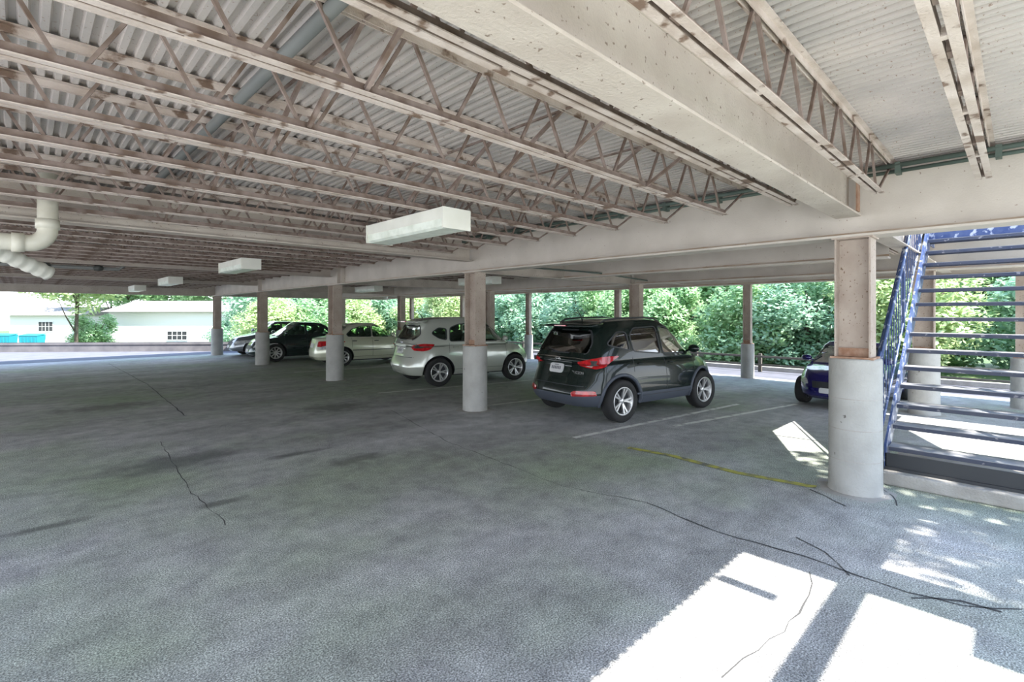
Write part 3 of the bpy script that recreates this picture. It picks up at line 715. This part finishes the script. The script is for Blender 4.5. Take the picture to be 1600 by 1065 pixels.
    for sx_ in xm:
        for sy in (-.36, .36):
            s = MB(); t_ = zs
            top = roof(sx_)-.36
            s.tube([(sx_, sy, t_-.1), (sx_-.04, sy, (t_+top)/2), (sx_-.09, sy, top)], [.22, .23, .15], 12); s.tube([(sx_-.09, sy, top), (sx_-.1, sy, top+.06), (sx_-.11, sy, top+.19), (sx_-.12, sy, top+.21)], [.03, .12, .11, .05], 10)
            s.build('seat', M['inner'], root)
    for p, gmn in zip(sidew, c['side_glass']):
        for s in (-1, 1):
            dv = (0, -s); q = [(x*(1 if s > 0 else -1), z) for x, z in p]     # s-axis = (-dv.y, dv.x)
            q = q if s > 0 else q[::-1]
            wo = mo('side_window', patch(bvh_g, scalepoly(q, .012), dv, off=-.012), M[gmn], root)
            mo('window_frame', patch(bvh_g, scalepoly(q, .022), dv, off=.003, hole=q), M['trimb'], wo)
    for nm, p, dv in (('rear_window', rearw, (1, 0)), ('windshield', frontw, (-1, 0))):
        # s axis for dv=(1,0) is +y ; for (-1,0) is -y
        q = p if dv[0] > 0 else [(-y, z) for y, z in p][::-1]
        wo = mo(nm, patch(bvh_g, scalepoly(q, .012), dv, off=-.014), M[c['rear_glass'] if dv[0] > 0 else 'glass'], root)
        mo('window_frame', patch(bvh_g, scalepoly(q, .02), dv, off=.003, hole=q), M['trimb'], wo)
    # generic patches: (name, poly, dir, material, off, skirt, mirror, label)
    for (nm, poly, dv, mt, off, sk, mir) in c['patches']:
        for s in ((1, -1) if mir else (1,)):
            d2 = (dv[0], dv[1]*s); q = poly if s > 0 else [(-a, b) for a, b in poly][::-1]
            if dv[1] == 0 and s < 0: d2 = dv
            mo(nm, patch(bvh, smoothpoly(q) if sk else q, d2, off, sk, .04), M[mt] if isinstance(mt, str) else mt, root)
    # panel gaps
    for (a, b) in c['gaps']:
        for s in (-1, 1):
            A = Vector(a); Bv = Vector(b); nn = Vector((-(Bv-A).y, (Bv-A).x)).normalized()*.004
            q = [tuple(A+nn), tuple(A-nn), tuple(Bv-nn), tuple(Bv+nn)]
            q = [(x*(1 if s > 0 else -1), z) for x, z in q]; q = q if s > 0 else q[::-1]
            mo('panel_gap', patch(bvh, q, (0, -s), .002, 0, .04), M['trimb'], root)
    # arch lips
    if c['clad']:
        for wx in c['wheels']:
            for s in (-1, 1):
                n = 26; pts = []
                for k in range(n+1):
                    a = -.25+(pi+.5)*k/n; px, pz = wx+(c['r']+.075)*cos(a), c['r']+(c['r']+.075)*sin(a)
                    h = bvh.ray_cast(Vector((px, s*3, max(pz, zb+.02))), Vector((0, -s, 0)))
                    y = (h[0].y if h[0] is not None else s*hw*.9)
                    pts.append((px, y-s*.012, max(pz, zb+.01)))
                t = MB(); t.tube(pts, .032, 8); t.build('arch_trim', M['clad'], root)
    # wheels
    for i, wx in enumerate(c['wheels']):
        for s in (-1, 1): wheel(root, wx, s*(hw-.115), c['r'], c['spokes'], s, steer=(c.get('steer', 0) if i == 1 else 0))
    # underbody
    mb = MB(); mb.box(c['wheels'][0]+.1, c['wheels'][1]-.1, -hw+.34, hw-.34, zb-.06, zb+.05); mb.box(c['wheels'][0]-.06, c['wheels'][0]+.06, -hw+.2, hw-.2, c['r']-.08, c['r']+.03); mb.box(c['wheels'][1]-.06, c['wheels'][1]+.06, -hw+.2, hw-.2, c['r']-.08, c['r']+.03); mb.build('underbody', M['trimb'], root)
    # mirrors
    mx, mz = c['mirror']
    for s in (-1, 1):
        h = bvh.ray_cast(Vector((mx, s*3, mz-.02)), Vector((0, -s, 0))); y = h[0].y if h[0] is not None else s*hw*.85
        t = MB(); c0 = Vector((mx, y+s*.13, mz+.03))
        t.lathe([(0, -.05), (.06, -.045), (.085, -.01), (.08, .02), (.05, .055), (0, .07)], 16, Matrix.Translation(c0) @ Matrix.Diagonal((1, 1.35, .85, 1)) @ Matrix.Rotation(pi/2, 4, 'Y'))
        t.bar((mx, y-s*.03, mz-.02), c0, .03, .03); t.build('wing_mirror', paint, root)
    for z in c.get('handles', []):
        for s in (-1, 1):
            h = bvh.ray_cast(Vector((z[0], s*3, z[1])), Vector((0, -s, 0)))
            if h[0] is None: continue
            t = MB(); yy = h[0].y; t.tube([(z[0]-.07, yy, z[1]), (z[0]-.055, yy+s*.03, z[1]+.003), (z[0]+.055, yy+s*.03, z[1]+.003), (z[0]+.07, yy, z[1])], .013, 8); t.build('door_handle', M[c['hmat']] if c['hmat'] != 'p' else paint, root)
    return root, bvh, hw
def sxp(P, s): return [(x*s, z) for x, z in P]
def zsh(P, x0=0): return P
# --- black hatchback with cladding: rear at x=-2.2 ---
PB = carpaint('black_green_paint', (.006, .012, .010), .0); PB.node_tree.nodes['Principled BSDF'].inputs['Specular IOR Level'].default_value = .2; PB.node_tree.nodes['Principled BSDF'].inputs['Coat Weight'].default_value = .7; PS = carpaint('silver_paint', (.52, .54, .48), .35); PC = carpaint('champagne_paint', (.60, .61, .47), .25)
PD = carpaint('dark_teal_paint', (.035, .055, .055), .5); PG = carpaint('grey_paint', (.22, .24, .26), .6); PN = carpaint('deep_blue_paint', (.008, .006, .11), .3)
K = .83
def suv(paint, black):
    s = K
    c = dict(L=4.4*s, W=1.80, zb=.27, paint=paint, clad=black, clad_t=.25, r=.345, spokes=5, wheels=(-1.32*s, 1.32*s), nf=3.2, nr=4.6,
        shoulder=[(-2.3*s, 1.00), (-1.9*s, 1.05), (-1.2*s, 1.05), (.6*s, 1.00), (1.1*s, .98), (1.8*s, .90), (2.25*s, .76)],
        xr=[(0, -2.10*s), (.08, -2.2*s), (.25, -2.24*s), (.42, -2.21*s), (.6, -2.14*s), (1, -2.04*s)],
        xf=[(0, 2.05*s), (.2, 2.2*s), (.6, 2.2*s), (.85, 2.12*s), (1, 2.0*s)],
        w=[(0, .93), (.12, .99), (.3, 1.0), (.6, .995), (.8, .97), (1, .90)],
        house=dict(z0=.95, xr=[(0, -2.10*s), (.3, -2.02*s), (.75, -1.80*s), (1, -1.62*s)], xf=[(0, 1.30*s), (.5, .86*s), (.85, .52*s), (1, .34*s)],
            w=[(0, .93), (.2, .90), (.6, .83), (.85, .76), (1, .66)], roof=[(-2.1*s, 1.50), (-1.8*s, 1.585), (-1.0*s, 1.635), (-.2*s, 1.645), (.5*s, 1.60), (1.0*s, 1.5)]),
        side_windows=[], side_glass=[], rear_window=[(-.60, 1.12), (.60, 1.12), (.60, 1.26), (.50, 1.47), (-.50, 1.47), (-.60, 1.26)],
        front_window=[(-.64, 1.05), (.64, 1.05), (.51, 1.50), (-.51, 1.50)], rear_glass='glassdark',
        seats=(-.95*s, .05*s), mirror=(.92*s, 1.09), gaps=[((-.02, 1.03), (-.02, .42)), ((.98*s, .98), (1.0*s, .60)), ((1.0*s, .60), (.93*s, .42)), ((-.98*s, 1.04), (-1.0*s, .80)), ((.93*s, .40), (-.9*s, .40))],
        handles=[(-.78*s, .93), (.18*s, .92)], hmat='p', patches=[])
    if black:
        c['side_windows'] = [[(-.02*s, 1.08), (.98*s, 1.06), (.50*s, 1.46), (.12*s, 1.52), (-.02*s, 1.52)], [(-.92*s, 1.14), (-.12*s, 1.08), (-.12*s, 1.52), (-.80*s, 1.50), (-.95*s, 1.40)], [(-1.60*s, 1.26), (-1.04*s, 1.16), (-1.06*s, 1.44), (-1.30*s, 1.44)]]
        c['side_glass'] = ['glass', 'glassdark', 'glassdark']
    else:
        c['side_windows'] = [[(-.02*s, 1.08), (1.0*s, 1.06), (.52*s, 1.44), (.12*s, 1.50), (-.02*s, 1.50)], [(-.95*s, 1.09), (-.10*s, 1.08), (-.10*s, 1.50), (-.62*s, 1.48), (-.90*s, 1.40)], [(-1.50*s, 1.28), (-1.30*s, 1.17), (-1.06*s, 1.12), (-1.04*s, 1.38), (-1.28*s, 1.40)]]
        c['side_glass'] = ['glass', 'glass', 'glass']; c['rear_glass'] = 'glass'
        c['rear_window'] = [(-.58, 1.13), (.58, 1.13), (.66, 1.24), (.50, 1.46), (-.50, 1.46), (-.66, 1.24)]
    D1 = (1, .8)      # looking at the right rear corner from behind right: travel dir (+x,+y)
    # s for D1 = dot with (-.8,1)/|.| -> for the corner (-2.1K,-.85): compute around it
    dv = Vector(D1).normalized(); sa = Vector((-dv.y, dv.x)); sc_ = sa.dot(Vector((-2.0*s, -.80)))
    if black: tl = [(sc_-.36, 1.075), (sc_-.12, 1.07), (sc_+.10, 1.03), (sc_+.30, .98), (sc_+.26, .92), (sc_+.0, .87), (sc_-.14, .90), (sc_-.22, .98)]
    else: tl = [(sc_-.32, 1.02), (sc_-.10, 1.04), (sc_+.16, .99), (sc_+.22, .93), (sc_+.12, .87), (sc_-.10, .855), (sc_-.22, .88)]
    c['patches'] = [('tail_light', tl, D1, 'red', .014, .05, True)]
    if black:
        c['patches'] += [('tail_light_lens', [(sc_+.14, .955), (sc_+.24, .955), (sc_+.21, .925), (sc_+.06, .90), (sc_+.04, .925)], D1, 'clear', .020, .03, True)]
        c['patches'] += [('reflector', [(-.78, .46), (-.46, .44), (-.44, .50), (-.50, .53), (-.76, .535)], (1, 0), 'red', .012, .04, True)]
    c['patches'] += [('plate_recess', [(-.30, .72), (.30, .72), (.36, .98), (-.36, .98)], (1, 0), paint, .004, 0, False),
        ('license_plate', [(-.165, .78), (.165, .78), (.165, .93), (-.165, .93)], (1, 0), 'plate', .02, .02, False)]
    for k in range(6):
        x = -.11+k*.04
        c['patches'].append(('plate_lettering', [(x, .835), (x+.024, .835), (x+.024, .885), (x, .885)], (1, 0), 'platei', .024, 0, False))
    c['patches'] += [('plate_lettering', [(-.05, .90), (.05, .90), (.05, .912), (-.05, .912)], (1, 0), 'platei', .024, 0, False)]
    # hatch gap lines across the rear
    zl = .60 if black else .70
    c['patches'] += [('hatch_gap', [(-.66, zl), (.66, zl), (.66, zl+.012), (-.66, zl+.012)], (1, 0), 'trimb', .003, 0, False),
        ('hatch_gap', [(-.70, 1.015), (-.40, 1.03), (.40, 1.03), (.70, 1.015), (.70, 1.027), (.40, 1.042), (-.40, 1.042), (-.70, 1.027)], (1, 0), 'chrome' if black else 'trimb', .004, 0, False)]
    if black: c['patches'] += [('door_sill_strip', [(-.85*s, .43), (.95*s, .43), (.95*s, .455), (-.85*s, .455)], (0, 1), 'clad', .012, .02, False), ('head_light', [(.55, .70), (.80, .76), (.74, .86), (.5, .80)], (-1, 0), 'clear', .012, .04, True)]
    return c
def text(s_, size, m, parent, loc, rot, ext=.002, name='badge_lettering'):
    cu = bpy.data.curves.new(name, 'FONT'); cu.body = s_; cu.size = size; cu.extrude = ext; cu.align_x = 'CENTER'; t_ = bpy.data.objects.new('t', cu); COL.objects.link(t_); bpy.context.view_layer.update()
    me = bpy.data.meshes.new_from_object(t_.evaluated_get(bpy.context.evaluated_depsgraph_get())); bpy.data.objects.remove(t_); me.materials.clear(); me.materials.append(m)
    o = bpy.data.objects.new(name, me); COL.objects.link(o); o.parent = parent; o.location = loc; o.rotation_euler = rot; return o
cB = suv(PB, True)
c1, bv1, hw1 = car(cB, 'black five-door hatchback with red tail lights, parked nearest between columns', (8.12, 5.17), R(-9))
# spoiler, rails, antenna, emblem, roof details
def extras(root, bvh, black, s=K):
    mb = MB(); vs = []
    for j in range(9):
        y = -.62+1.24*j/8; k = 1-abs(j-4)/4*.06
        xr_ = -1.95*s*k-.06
        vs += [(xr_+.30, y, 1.60-.0*j), (xr_, y, 1.568-.012*abs(j-4)/4), (xr_, y, 1.548-.012*abs(j-4)/4), (xr_+.22, y, 1.52)]
    fs = [(4*j+i, 4*j+4+i, 4*j+4+(i+1) % 4, 4*j+(i+1) % 4) for j in range(8) for i in range(4)]+[(0, 1, 2, 3), (32, 35, 34, 33)]
    mb.add(vs, fs, 0, True); mb.build('rear_spoiler', PB if black else PS, root)
    mb = MB(); mb.box(-1.95*s-.068, -1.95*s-.05, -.14, .14, 1.545, 1.563); mb.build('brake_light', M['red'], root)
    def hit(x, y):
        h = bvh.ray_cast(Vector((x, y, 3)), Vector((0, 0, -1))); return h[0].z
    if black:
        for sy in (-.50, .50):
            r_ = MB(); P = [(-1.5*s, sy, hit(-1.5*s, sy)-.01), (-1.35*s, sy, hit(-1.35*s, sy)+.028)] + [(x*s, sy, hit(x*s, sy)+.03) for x in (-1, -.6, -.2, .1)] + [(.3*s, sy, hit(.3*s, sy)+.01)]
            r_.tube(P, .016, 8); r_.build('roof_rail', M['alloy'] if False else M['trimb'], root)
    a = MB(); z = hit(-1.4*s, 0); a.tube([(-1.4*s, 0, z-.02), (-1.4*s-.02, 0, z+.03), (-1.4*s-.14, 0, z+.19)], [.02, .012, .004], 6); a.build('antenna', M['trimb'], root)
    w_ = MB(); w_.tube([(-2.02*s-.06, 0, 1.13), (-1.98*s-.05, .30, 1.17)], .009, 6); w_.build('rear_wiper', M['trimb'], root)
extras(c1, bv1, True)
def emblem(root, bvh, x=-3, z=1.06, letter=True):
    h = bvh.ray_cast(Vector((-5, 0, z)), Vector((1, 0, 0))); px = h[0].x-.006
    e = MB(); n = 28; pts = [(px, .065*cos(2*pi*k/n), z+.034*sin(2*pi*k/n)) for k in range(n+1)]; e.tube(pts, .006, 6)
    if letter: e.tube([(px, .03, z-.026), (px, .022, z+.026)], .006, 5); e.tube([(px, -.022, z-.026), (px, -.03, z+.026)], .006, 5); e.tube([(px, .027, z-.004), (px, -.027, z+.006)], .005, 5)
    else: e.bar((px, -.075, z), (px, .075, z), .012, .02)
    e.build('emblem', M['chrome'], root)
emblem(c1, bv1, z=1.0)
h = bv1.ray_cast(Vector((-5, -.50, .80)), Vector((1, 0, 0)))
text('TUCSON', .065, M['chrome'], c1, (h[0].x-.012, -.50, .79), (R(90), 0, R(-90)))
cS = suv(PS, False)
c2, bv2, hw2 = car(cS, 'silver hatchback with red tail light, half hidden by the second nearest column', (8.42, 10.45), R(-11))
extras(c2, bv2, False); emblem(c2, bv2, z=1.05, letter=False)
def sedan(paint, rglass='glass', L=4.5, hatch=False):
    s = K; 
    c = dict(L=L*s, W=1.72, zb=.22, paint=paint, clad=False, clad_t=.16, r=.31, spokes=8, wheels=(-1.28*s, 1.30*s), nf=3.0, nr=3.6,
        shoulder=[(-2.3*s, .88), (-1.7*s, .96), (-1.2*s, .96), (.6*s, .92), (1.1*s, .90), (1.8*s, .80), (2.25*s, .64)],
        xr=[(0, -2.12*s), (.12, -2.24*s), (.4, -2.24*s), (.7, -2.18*s), (1, -2.12*s)], xf=[(0, 2.08*s), (.2, 2.24*s), (.6, 2.2*s), (.85, 2.12*s), (1, 2.02*s)],
        w=[(0, .92), (.12, .98), (.4, 1.0), (.7, .985), (.9, .94), (1, .88)],
        house=dict(z0=.86, xr=[(0, -1.75*s), (.5, -1.38*s), (.85, -1.08*s), (1, -.90*s)], xf=[(0, 1.25*s), (.5, .80*s), (.85, .45*s), (1, .25*s)],
            w=[(0, .90), (.3, .85), (.6, .79), (.85, .72), (1, .62)], roof=[(-1.7*s, 1.28), (-1.1*s, 1.36), (-.4*s, 1.41), (.1*s, 1.41), (.7*s, 1.33)]),
        side_windows=[[(.0, .98), (.95*s, .96), (.48*s, 1.26), (.14*s, 1.32), (.0, 1.32)], [(-1.02*s, 1.0), (-.08*s, .98), (-.08*s, 1.32), (-.50*s, 1.31), (-.86*s, 1.22), (-1.08*s, 1.06)]],
        side_glass=['glass', 'glass'], rear_glass=rglass, rear_window=[(-.56, 1.02), (.56, 1.02), (.48, 1.30), (-.48, 1.30)], front_window=[(-.62, .95), (.62, .95), (.50, 1.32), (-.50, 1.32)],
        seats=(-.75*s, .1*s), mirror=(.85*s, 1.0), gaps=[((-.04, .95), (-.04, .32)), ((.92*s, .90), (.9*s, .34)), ((-.90*s, .95), (-.92*s, .62)), ((.9*s, .32), (-.85*s, .32))],
        handles=[(-.80*s, .84), (.12*s, .83)], hmat='trimb',
        patches=[('tail_light', [(-.80, .66), (-.42, .66), (-.42, .84), (-.80, .86)], (1, 0), 'red', .012, .04, True), ('side_lamp', [(-2.16*s, .70), (-2.02*s, .70), (-2.0*s, .85), (-2.14*s, .85)], (0, 1), 'red', .012, .03, False),
            ('license_plate', [(-.165, .62), (.165, .62), (.165, .76), (-.165, .76)], (1, 0), 'plate', .012, .03, False), ('rub_strip', [(-.85*s, .52), (.9*s, .52), (.9*s, .545), (-.85*s, .545)], (0, 1), 'trimb', .01, .02, False),
            ('rub_strip', [(-.9*s, .52), (.85*s, .52), (.85*s, .545), (-.9*s, .545)], (0, -1), 'trimb', .01, .02, False),
            ('head_light', [(.40, .52), (.78, .56), (.80, .68), (.46, .64)], (-1, 0), 'clear', .012, .04, True),
            ('head_light_side', [(1.86*s, .60), (2.10*s, .56), (2.08*s, .66), (1.84*s, .71)], (0, 1), 'clear', .012, .03, False),
            ('grille', [(-.30, .46), (.30, .46), (.34, .60), (-.34, .60)], (-1, 0), 'trimb', .006, 0, False), ('license_plate', [(-.165, .36), (.165, .36), (.165, .47), (-.165, .47)], (-1, 0), 'plate', .012, .03, False)])
    # sides facing +y for a car that is turned round
    c['patches'] += [('head_light_side', [(-2.10*s, .56), (-1.86*s, .60), (-1.84*s, .71), (-2.08*s, .66)], (0, -1), 'clear', .012, .03, False)]
    return c
cC = sedan(PC)
car(cC, 'cream four-door sedan with red tail lights behind the third nearest column', (8.75, 16.42), R(-7))
cD = sedan(PD); cD['spokes'] = 9; cD['r'] = .33
car(cD, 'dark green sedan facing the aisle beside the fourth column', (7.72, 19.75), R(180-3))
cE = sedan(PG); cE['spokes'] = 9
car(cE, 'grey sedan nosing out farthest away, beyond the dark green sedan', (7.9, 22.75), R(180-3))
cN = sedan(PN); cN['spokes'] = 7; cN['W'] = 1.66
cN['handles'] = []
bcar, bvn, _ = car(cN, 'deep blue car facing the camera, mostly hidden behind the nearest column', (12.0, 2.35), R(180-4))
bcar.scale = (.86, .86, .84)
# ---------------- vegetation ----------------
def crown_mesh(name, n, rx, ry, rz, seed, leaf=.085, clumps=26):
    rd = random.Random(seed); cl = []
    for k in range(clumps):
        while True:
            p = Vector((rd.uniform(-1, 1), rd.uniform(-1, 1), rd.uniform(-1, 1)))
            if .3 < p.length < 1: break
        cl.append((Vector((p.x*rx*.78, p.y*ry*.78, p.z*rz*.8)), rd.uniform(.35, .6)*min(rx, rz, 1.6)))
    mb = MB()
    for i in range(n):
        c_, r_ = cl[rd.randrange(clumps)]
        d = Vector((rd.gauss(0, 1), rd.gauss(0, 1), rd.gauss(0, 1))).normalized(); p = c_+d*r_*(rd.random()**.35)
        u = Vector((rd.gauss(0, 1), rd.gauss(0, 1), rd.gauss(0, .6))).normalized(); v = u.cross(d+Vector((0, 0, .6))).normalized()
        s = leaf*rd.uniform(.6, 1.35)
        mb.add([p-u*s, p+v*s*.45, p+u*s, p-v*s*.45], [(0, 1, 2, 3)])
    return mb.mesh(name)
CM = [crown_mesh('crown', 15000, 2.1, 2.1, 2.9, k, .10, 34) for k in (1, 2, 3)]
for me, m in zip(CM, ('leafA', 'leafB', 'leafC')): me.materials.append(M[m])
def trunk_mesh(seed, h):
    rd = random.Random(seed); mb = MB()
    mb.tube([(0, 0, -.8), (.04, 0, h*.3), (-.05, .06, h*.6), (.05, .0, h)], [.13, .11, .08, .04], 8)
    for k in range(6):
        a = rd.uniform(0, 2*pi); z = h*rd.uniform(.2, .7); mb.tube([(0, 0, z), (.7*cos(a), .7*sin(a), z+.7), (1.3*cos(a), 1.3*sin(a), z+1.5)], [.05, .03, .012], 6)
    me = mb.mesh('trunk'); me.materials.append(M['bark']); return me
TM = [trunk_mesh(k, 4.6) for k in (5, 6)]
trees = []
def tree(x, y, zc, k, sc, rz, z0=-.3):
    root = empty('leafy_tree', (x, y, z0), rz)
    t = bpy.data.objects.new('trunk', TM[k % 2]); c_ = bpy.data.objects.new('crown', CM[k % 3])
    for o in (t, c_): COL.objects.link(o); o.parent = root
    c_.location = (0, 0, zc); c_.scale = sc; t.scale = (1, 1, max(.5, (zc+.8)/4.6))
    trees.append((root, k)); return root
rd = random.Random(11)
# right side bank behind the guard rail, three staggered rows
for row, (x0, st, zc, s) in enumerate([(19.2, 2.7, 1.9, .85), (22.2, 3.4, 2.9, 1.15), (26, 4.2, 4.2, 1.5)]):
    y = -3.5 - row
    while y < 33:
        tree(x0+rd.uniform(-.6, .6), y+rd.uniform(-.5, .5), zc+rd.uniform(-.3, .4), rd.choice([0, 1, 0, 1, 2]), (s*rd.uniform(.95, 1.2), s*rd.uniform(.95, 1.2), s*rd.uniform(.8, 1.0)), rd.uniform(0, 6))
        y += st
# far side beyond the low wall to the right of the house
for (x, y, zc, k, s) in [(10.2, 30.5, 2.4, 2, 1.0), (13.2, 31, 2.2, 0, 1.1), (16.5, 31.5, 2.6, 2, 1.1), (12, 35, 4.2, 1, 1.4), (17, 36, 4.0, 0, 1.5), (21, 34, 3.4, 1, 1.3), (9.6, 35, 2.0, 1, .75), (7.5, 62, 8.2, 0, 2.0), (2.6, 44, 7.0, 2, 1.5), (13, 52, 8.0, 0, 1.9),
                      (3.7, 45.5, 1.9, 0, .75), (-2.5, 43, 6.9, 1, 1.2), (-6, 44, 5.0, 0, 1.4), (7, 70, 9.5, 1, 2.2), (-3, 80, 11, 0, 2.6), (5, 84, 11, 1, 2.6), (-9, 66, 8, 1, 2.4), (12, 60, 8, 0, 2.3), (22, 56, 7, 1, 2.3)]:
    tree(x, y, zc, k, (s, s, s*.85), x*1.7, -1.6)
# shade tree right of the camera; smaller second one added to deepen its shade
SPM = crown_mesh('crown', 2300, 2.1, 2.1, 2.9, 9, .13, 44); SPM.materials.append(M['leafA'])
for q in (tree(6.8, -4.2, 7.4, 0, (1.1, .85, .7), .4, -.1), tree(5.55, -4.3, 7.0, 0, (.5, .45, .5), 1.4, -.1)):
    for ch in q.children:
        if ch.data in CM: ch.data = SPM
# labels: by kind and by what each stands behind
marks = [(-1e9, 'left of the picture edge'), (0, 'above the cyan dumpster'), (110, 'beside the white house'), (336, 'between the two farthest front columns'), (403, 'between fourth and third front columns'), (511, 'between third and second front columns'),
         (724, 'above the silver car bonnet'), (828, 'behind the black car roof'), (991, 'right of the thick middle column'), (1169, 'between lone edge column and nearest column'), (1329, 'behind the staircase'), (1600, 'past the right picture edge')]
bins = {}
for root, k in trees:
    x, y, z = root.location; dd = sin(AZ)*x+cos(AZ)*y
    u = proj(x, y)[0] if dd > 1 else 5000
    bi = max(i for i, (m_, _) in enumerate(marks) if u >= m_); bins.setdefault((bi, k % 3), []).append((u, dd, root))
KN = ['mid-green leafy tree', 'bluish green leafy tree', 'yellow-green leafy tree']
for (bi, k), lst in bins.items():
    lst.sort(key=lambda a: a[0])
    for i, (u, dd, root) in enumerate(lst):
        n = len(lst); where = '' if n == 1 else (', %s such from the left' % ORD[i])
        tag(root, '%s %s%s' % (KN[k], marks[bi][1], where), 'tree', 'trees around the parking deck')  # also covers the small tree added to deepen the shade
# ---------------- buildings and bins beyond the low wall ----------------
def house(loc, rz, w_, d_, h_, label, wins, name='house'):
    root = empty(name, (*loc, -1.6), rz, label=label, cat='house')
    mb = MB(); mb.box(0, w_, 0, d_, 0, h_); mb.build('wall', M['white'], root)
    mb = MB(); rh = .9
    vs = [(-.3, -.4, h_), (w_+.3, -.4, h_), (w_+.3, d_+.4, h_), (-.3, d_+.4, h_), (-.3, d_/2, h_+rh), (w_+.3, d_/2, h_+rh)]
    mb.add(vs, [(0, 1, 5, 4), (2, 3, 4, 5), (0, 4, 3), (1, 2, 5), (0, 3, 2, 1)]); mb.build('roof', M['roofs'], root)
    for (x, z, ww, hh) in wins:
        f = MB(); f.box(x-.06, x+ww+.06, -.05, .02, z-.06, z+hh+.06); f.build('window', M['white'], root)
        p = MB(); p.box(x, x+ww, -.06, -.04, z, z+hh); pane = p.build('pane', M['trimb'], root)
        q = MB()
        for k in range(1, 4): q.box(x+ww*k/4-.015, x+ww*k/4+.015, -.075, -.055, z, z+hh)
        q.box(x, x+ww, -.075, -.055, z+hh/2-.015, z+hh/2+.015); q.build('glazing_bar', M['white'], root)
    return root
house((4.73, 48.6), R(-44.4), 11.2, 6, 3.5, 'white house with gridded window beyond the low wall', [(4.5, 1.4, 1.45, .62)])
house((-.9, 73.6), R(-43), 7.5, 6, 3.2, 'pale house far left behind the cyan dumpsters', [(3.0, 1.55, 1.4, .95)])
def dumpster(loc, rz, label):
    r_ = empty('dumpster', (*loc, -1.6), rz, label=label, cat='dumpster', group='cyan dumpsters')
    mb = MB(); mb.add([(0, 0, .15), (1.7, 0, .15), (1.7, .6, .15), (0, .6, .15), (-.08, -.08, 1.35), (1.78, -.08, 1.35), (1.78, .7, 1.45), (-.08, .7, 1.45)], [(0, 3, 2, 1), (0, 1, 5, 4), (1, 2, 6, 5), (2, 3, 7, 6), (3, 0, 4, 7)]); 
    for k in range(5): mb.box(.1+k*.36, .16+k*.36, -.1, -.02, .3, 1.25)
    mb.build('bin_body', M['cyan'], r_)
    mb = MB(); mb.add([(-.1, -.1, 1.36), (1.8, -.1, 1.36), (1.8, .72, 1.5), (-.1, .72, 1.5), (-.1, -.1, 1.42), (1.8, -.1, 1.42), (1.8, .72, 1.56), (-.1, .72, 1.56)], [(0, 3, 2, 1), (4, 5, 6, 7), (0, 1, 5, 4), (1, 2, 6, 5), (2, 3, 7, 6), (3, 0, 4, 7)]); mb.build('lid', M['cyan'], r_)
    for x in (.15, 1.55):
        for y in (.1, .5):
            mb = MB(); mb.lathe([(0, -.03), (.075, -.03), (.075, .03), (0, .03)], 12, Matrix.Translation((x, y, .075)) @ Matrix.Rotation(pi/2, 4, 'X')); mb.build('wheel', M['tyre'], r_)
    return r_
dumpster((-.1, 62.9), R(-50), 'cyan dumpster beyond the low wall, right one of two'); dumpster((-1.9, 65.0), R(-50), 'cyan dumpster beyond the low wall, left one of two')
PT = empty('picnic_table', (6.9, 44.2, -1.6), R(-40), label='dark picnic table in front of the white house', cat='table')
mb = MB(); mb.box(0, 1.6, 0, .8, 1.0, 1.06); mb.build('tabletop', M['trimb'], PT)
for y in (-.45, .95):
    mb = MB(); mb.box(0, 1.6, y, y+.28, .72, .77); mb.build('bench', M['trimb'], PT)
for x in (.2, 1.35):
    mb = MB(); mb.bar((x, -.45, 0), (x, .5, 1.0), .07); mb.bar((x, 1.25, 0), (x, .3, 1.0), .07); mb.bar((x, -.4, .7), (x, 1.2, .7), .06); mb.build('leg', M['trimb'], PT)
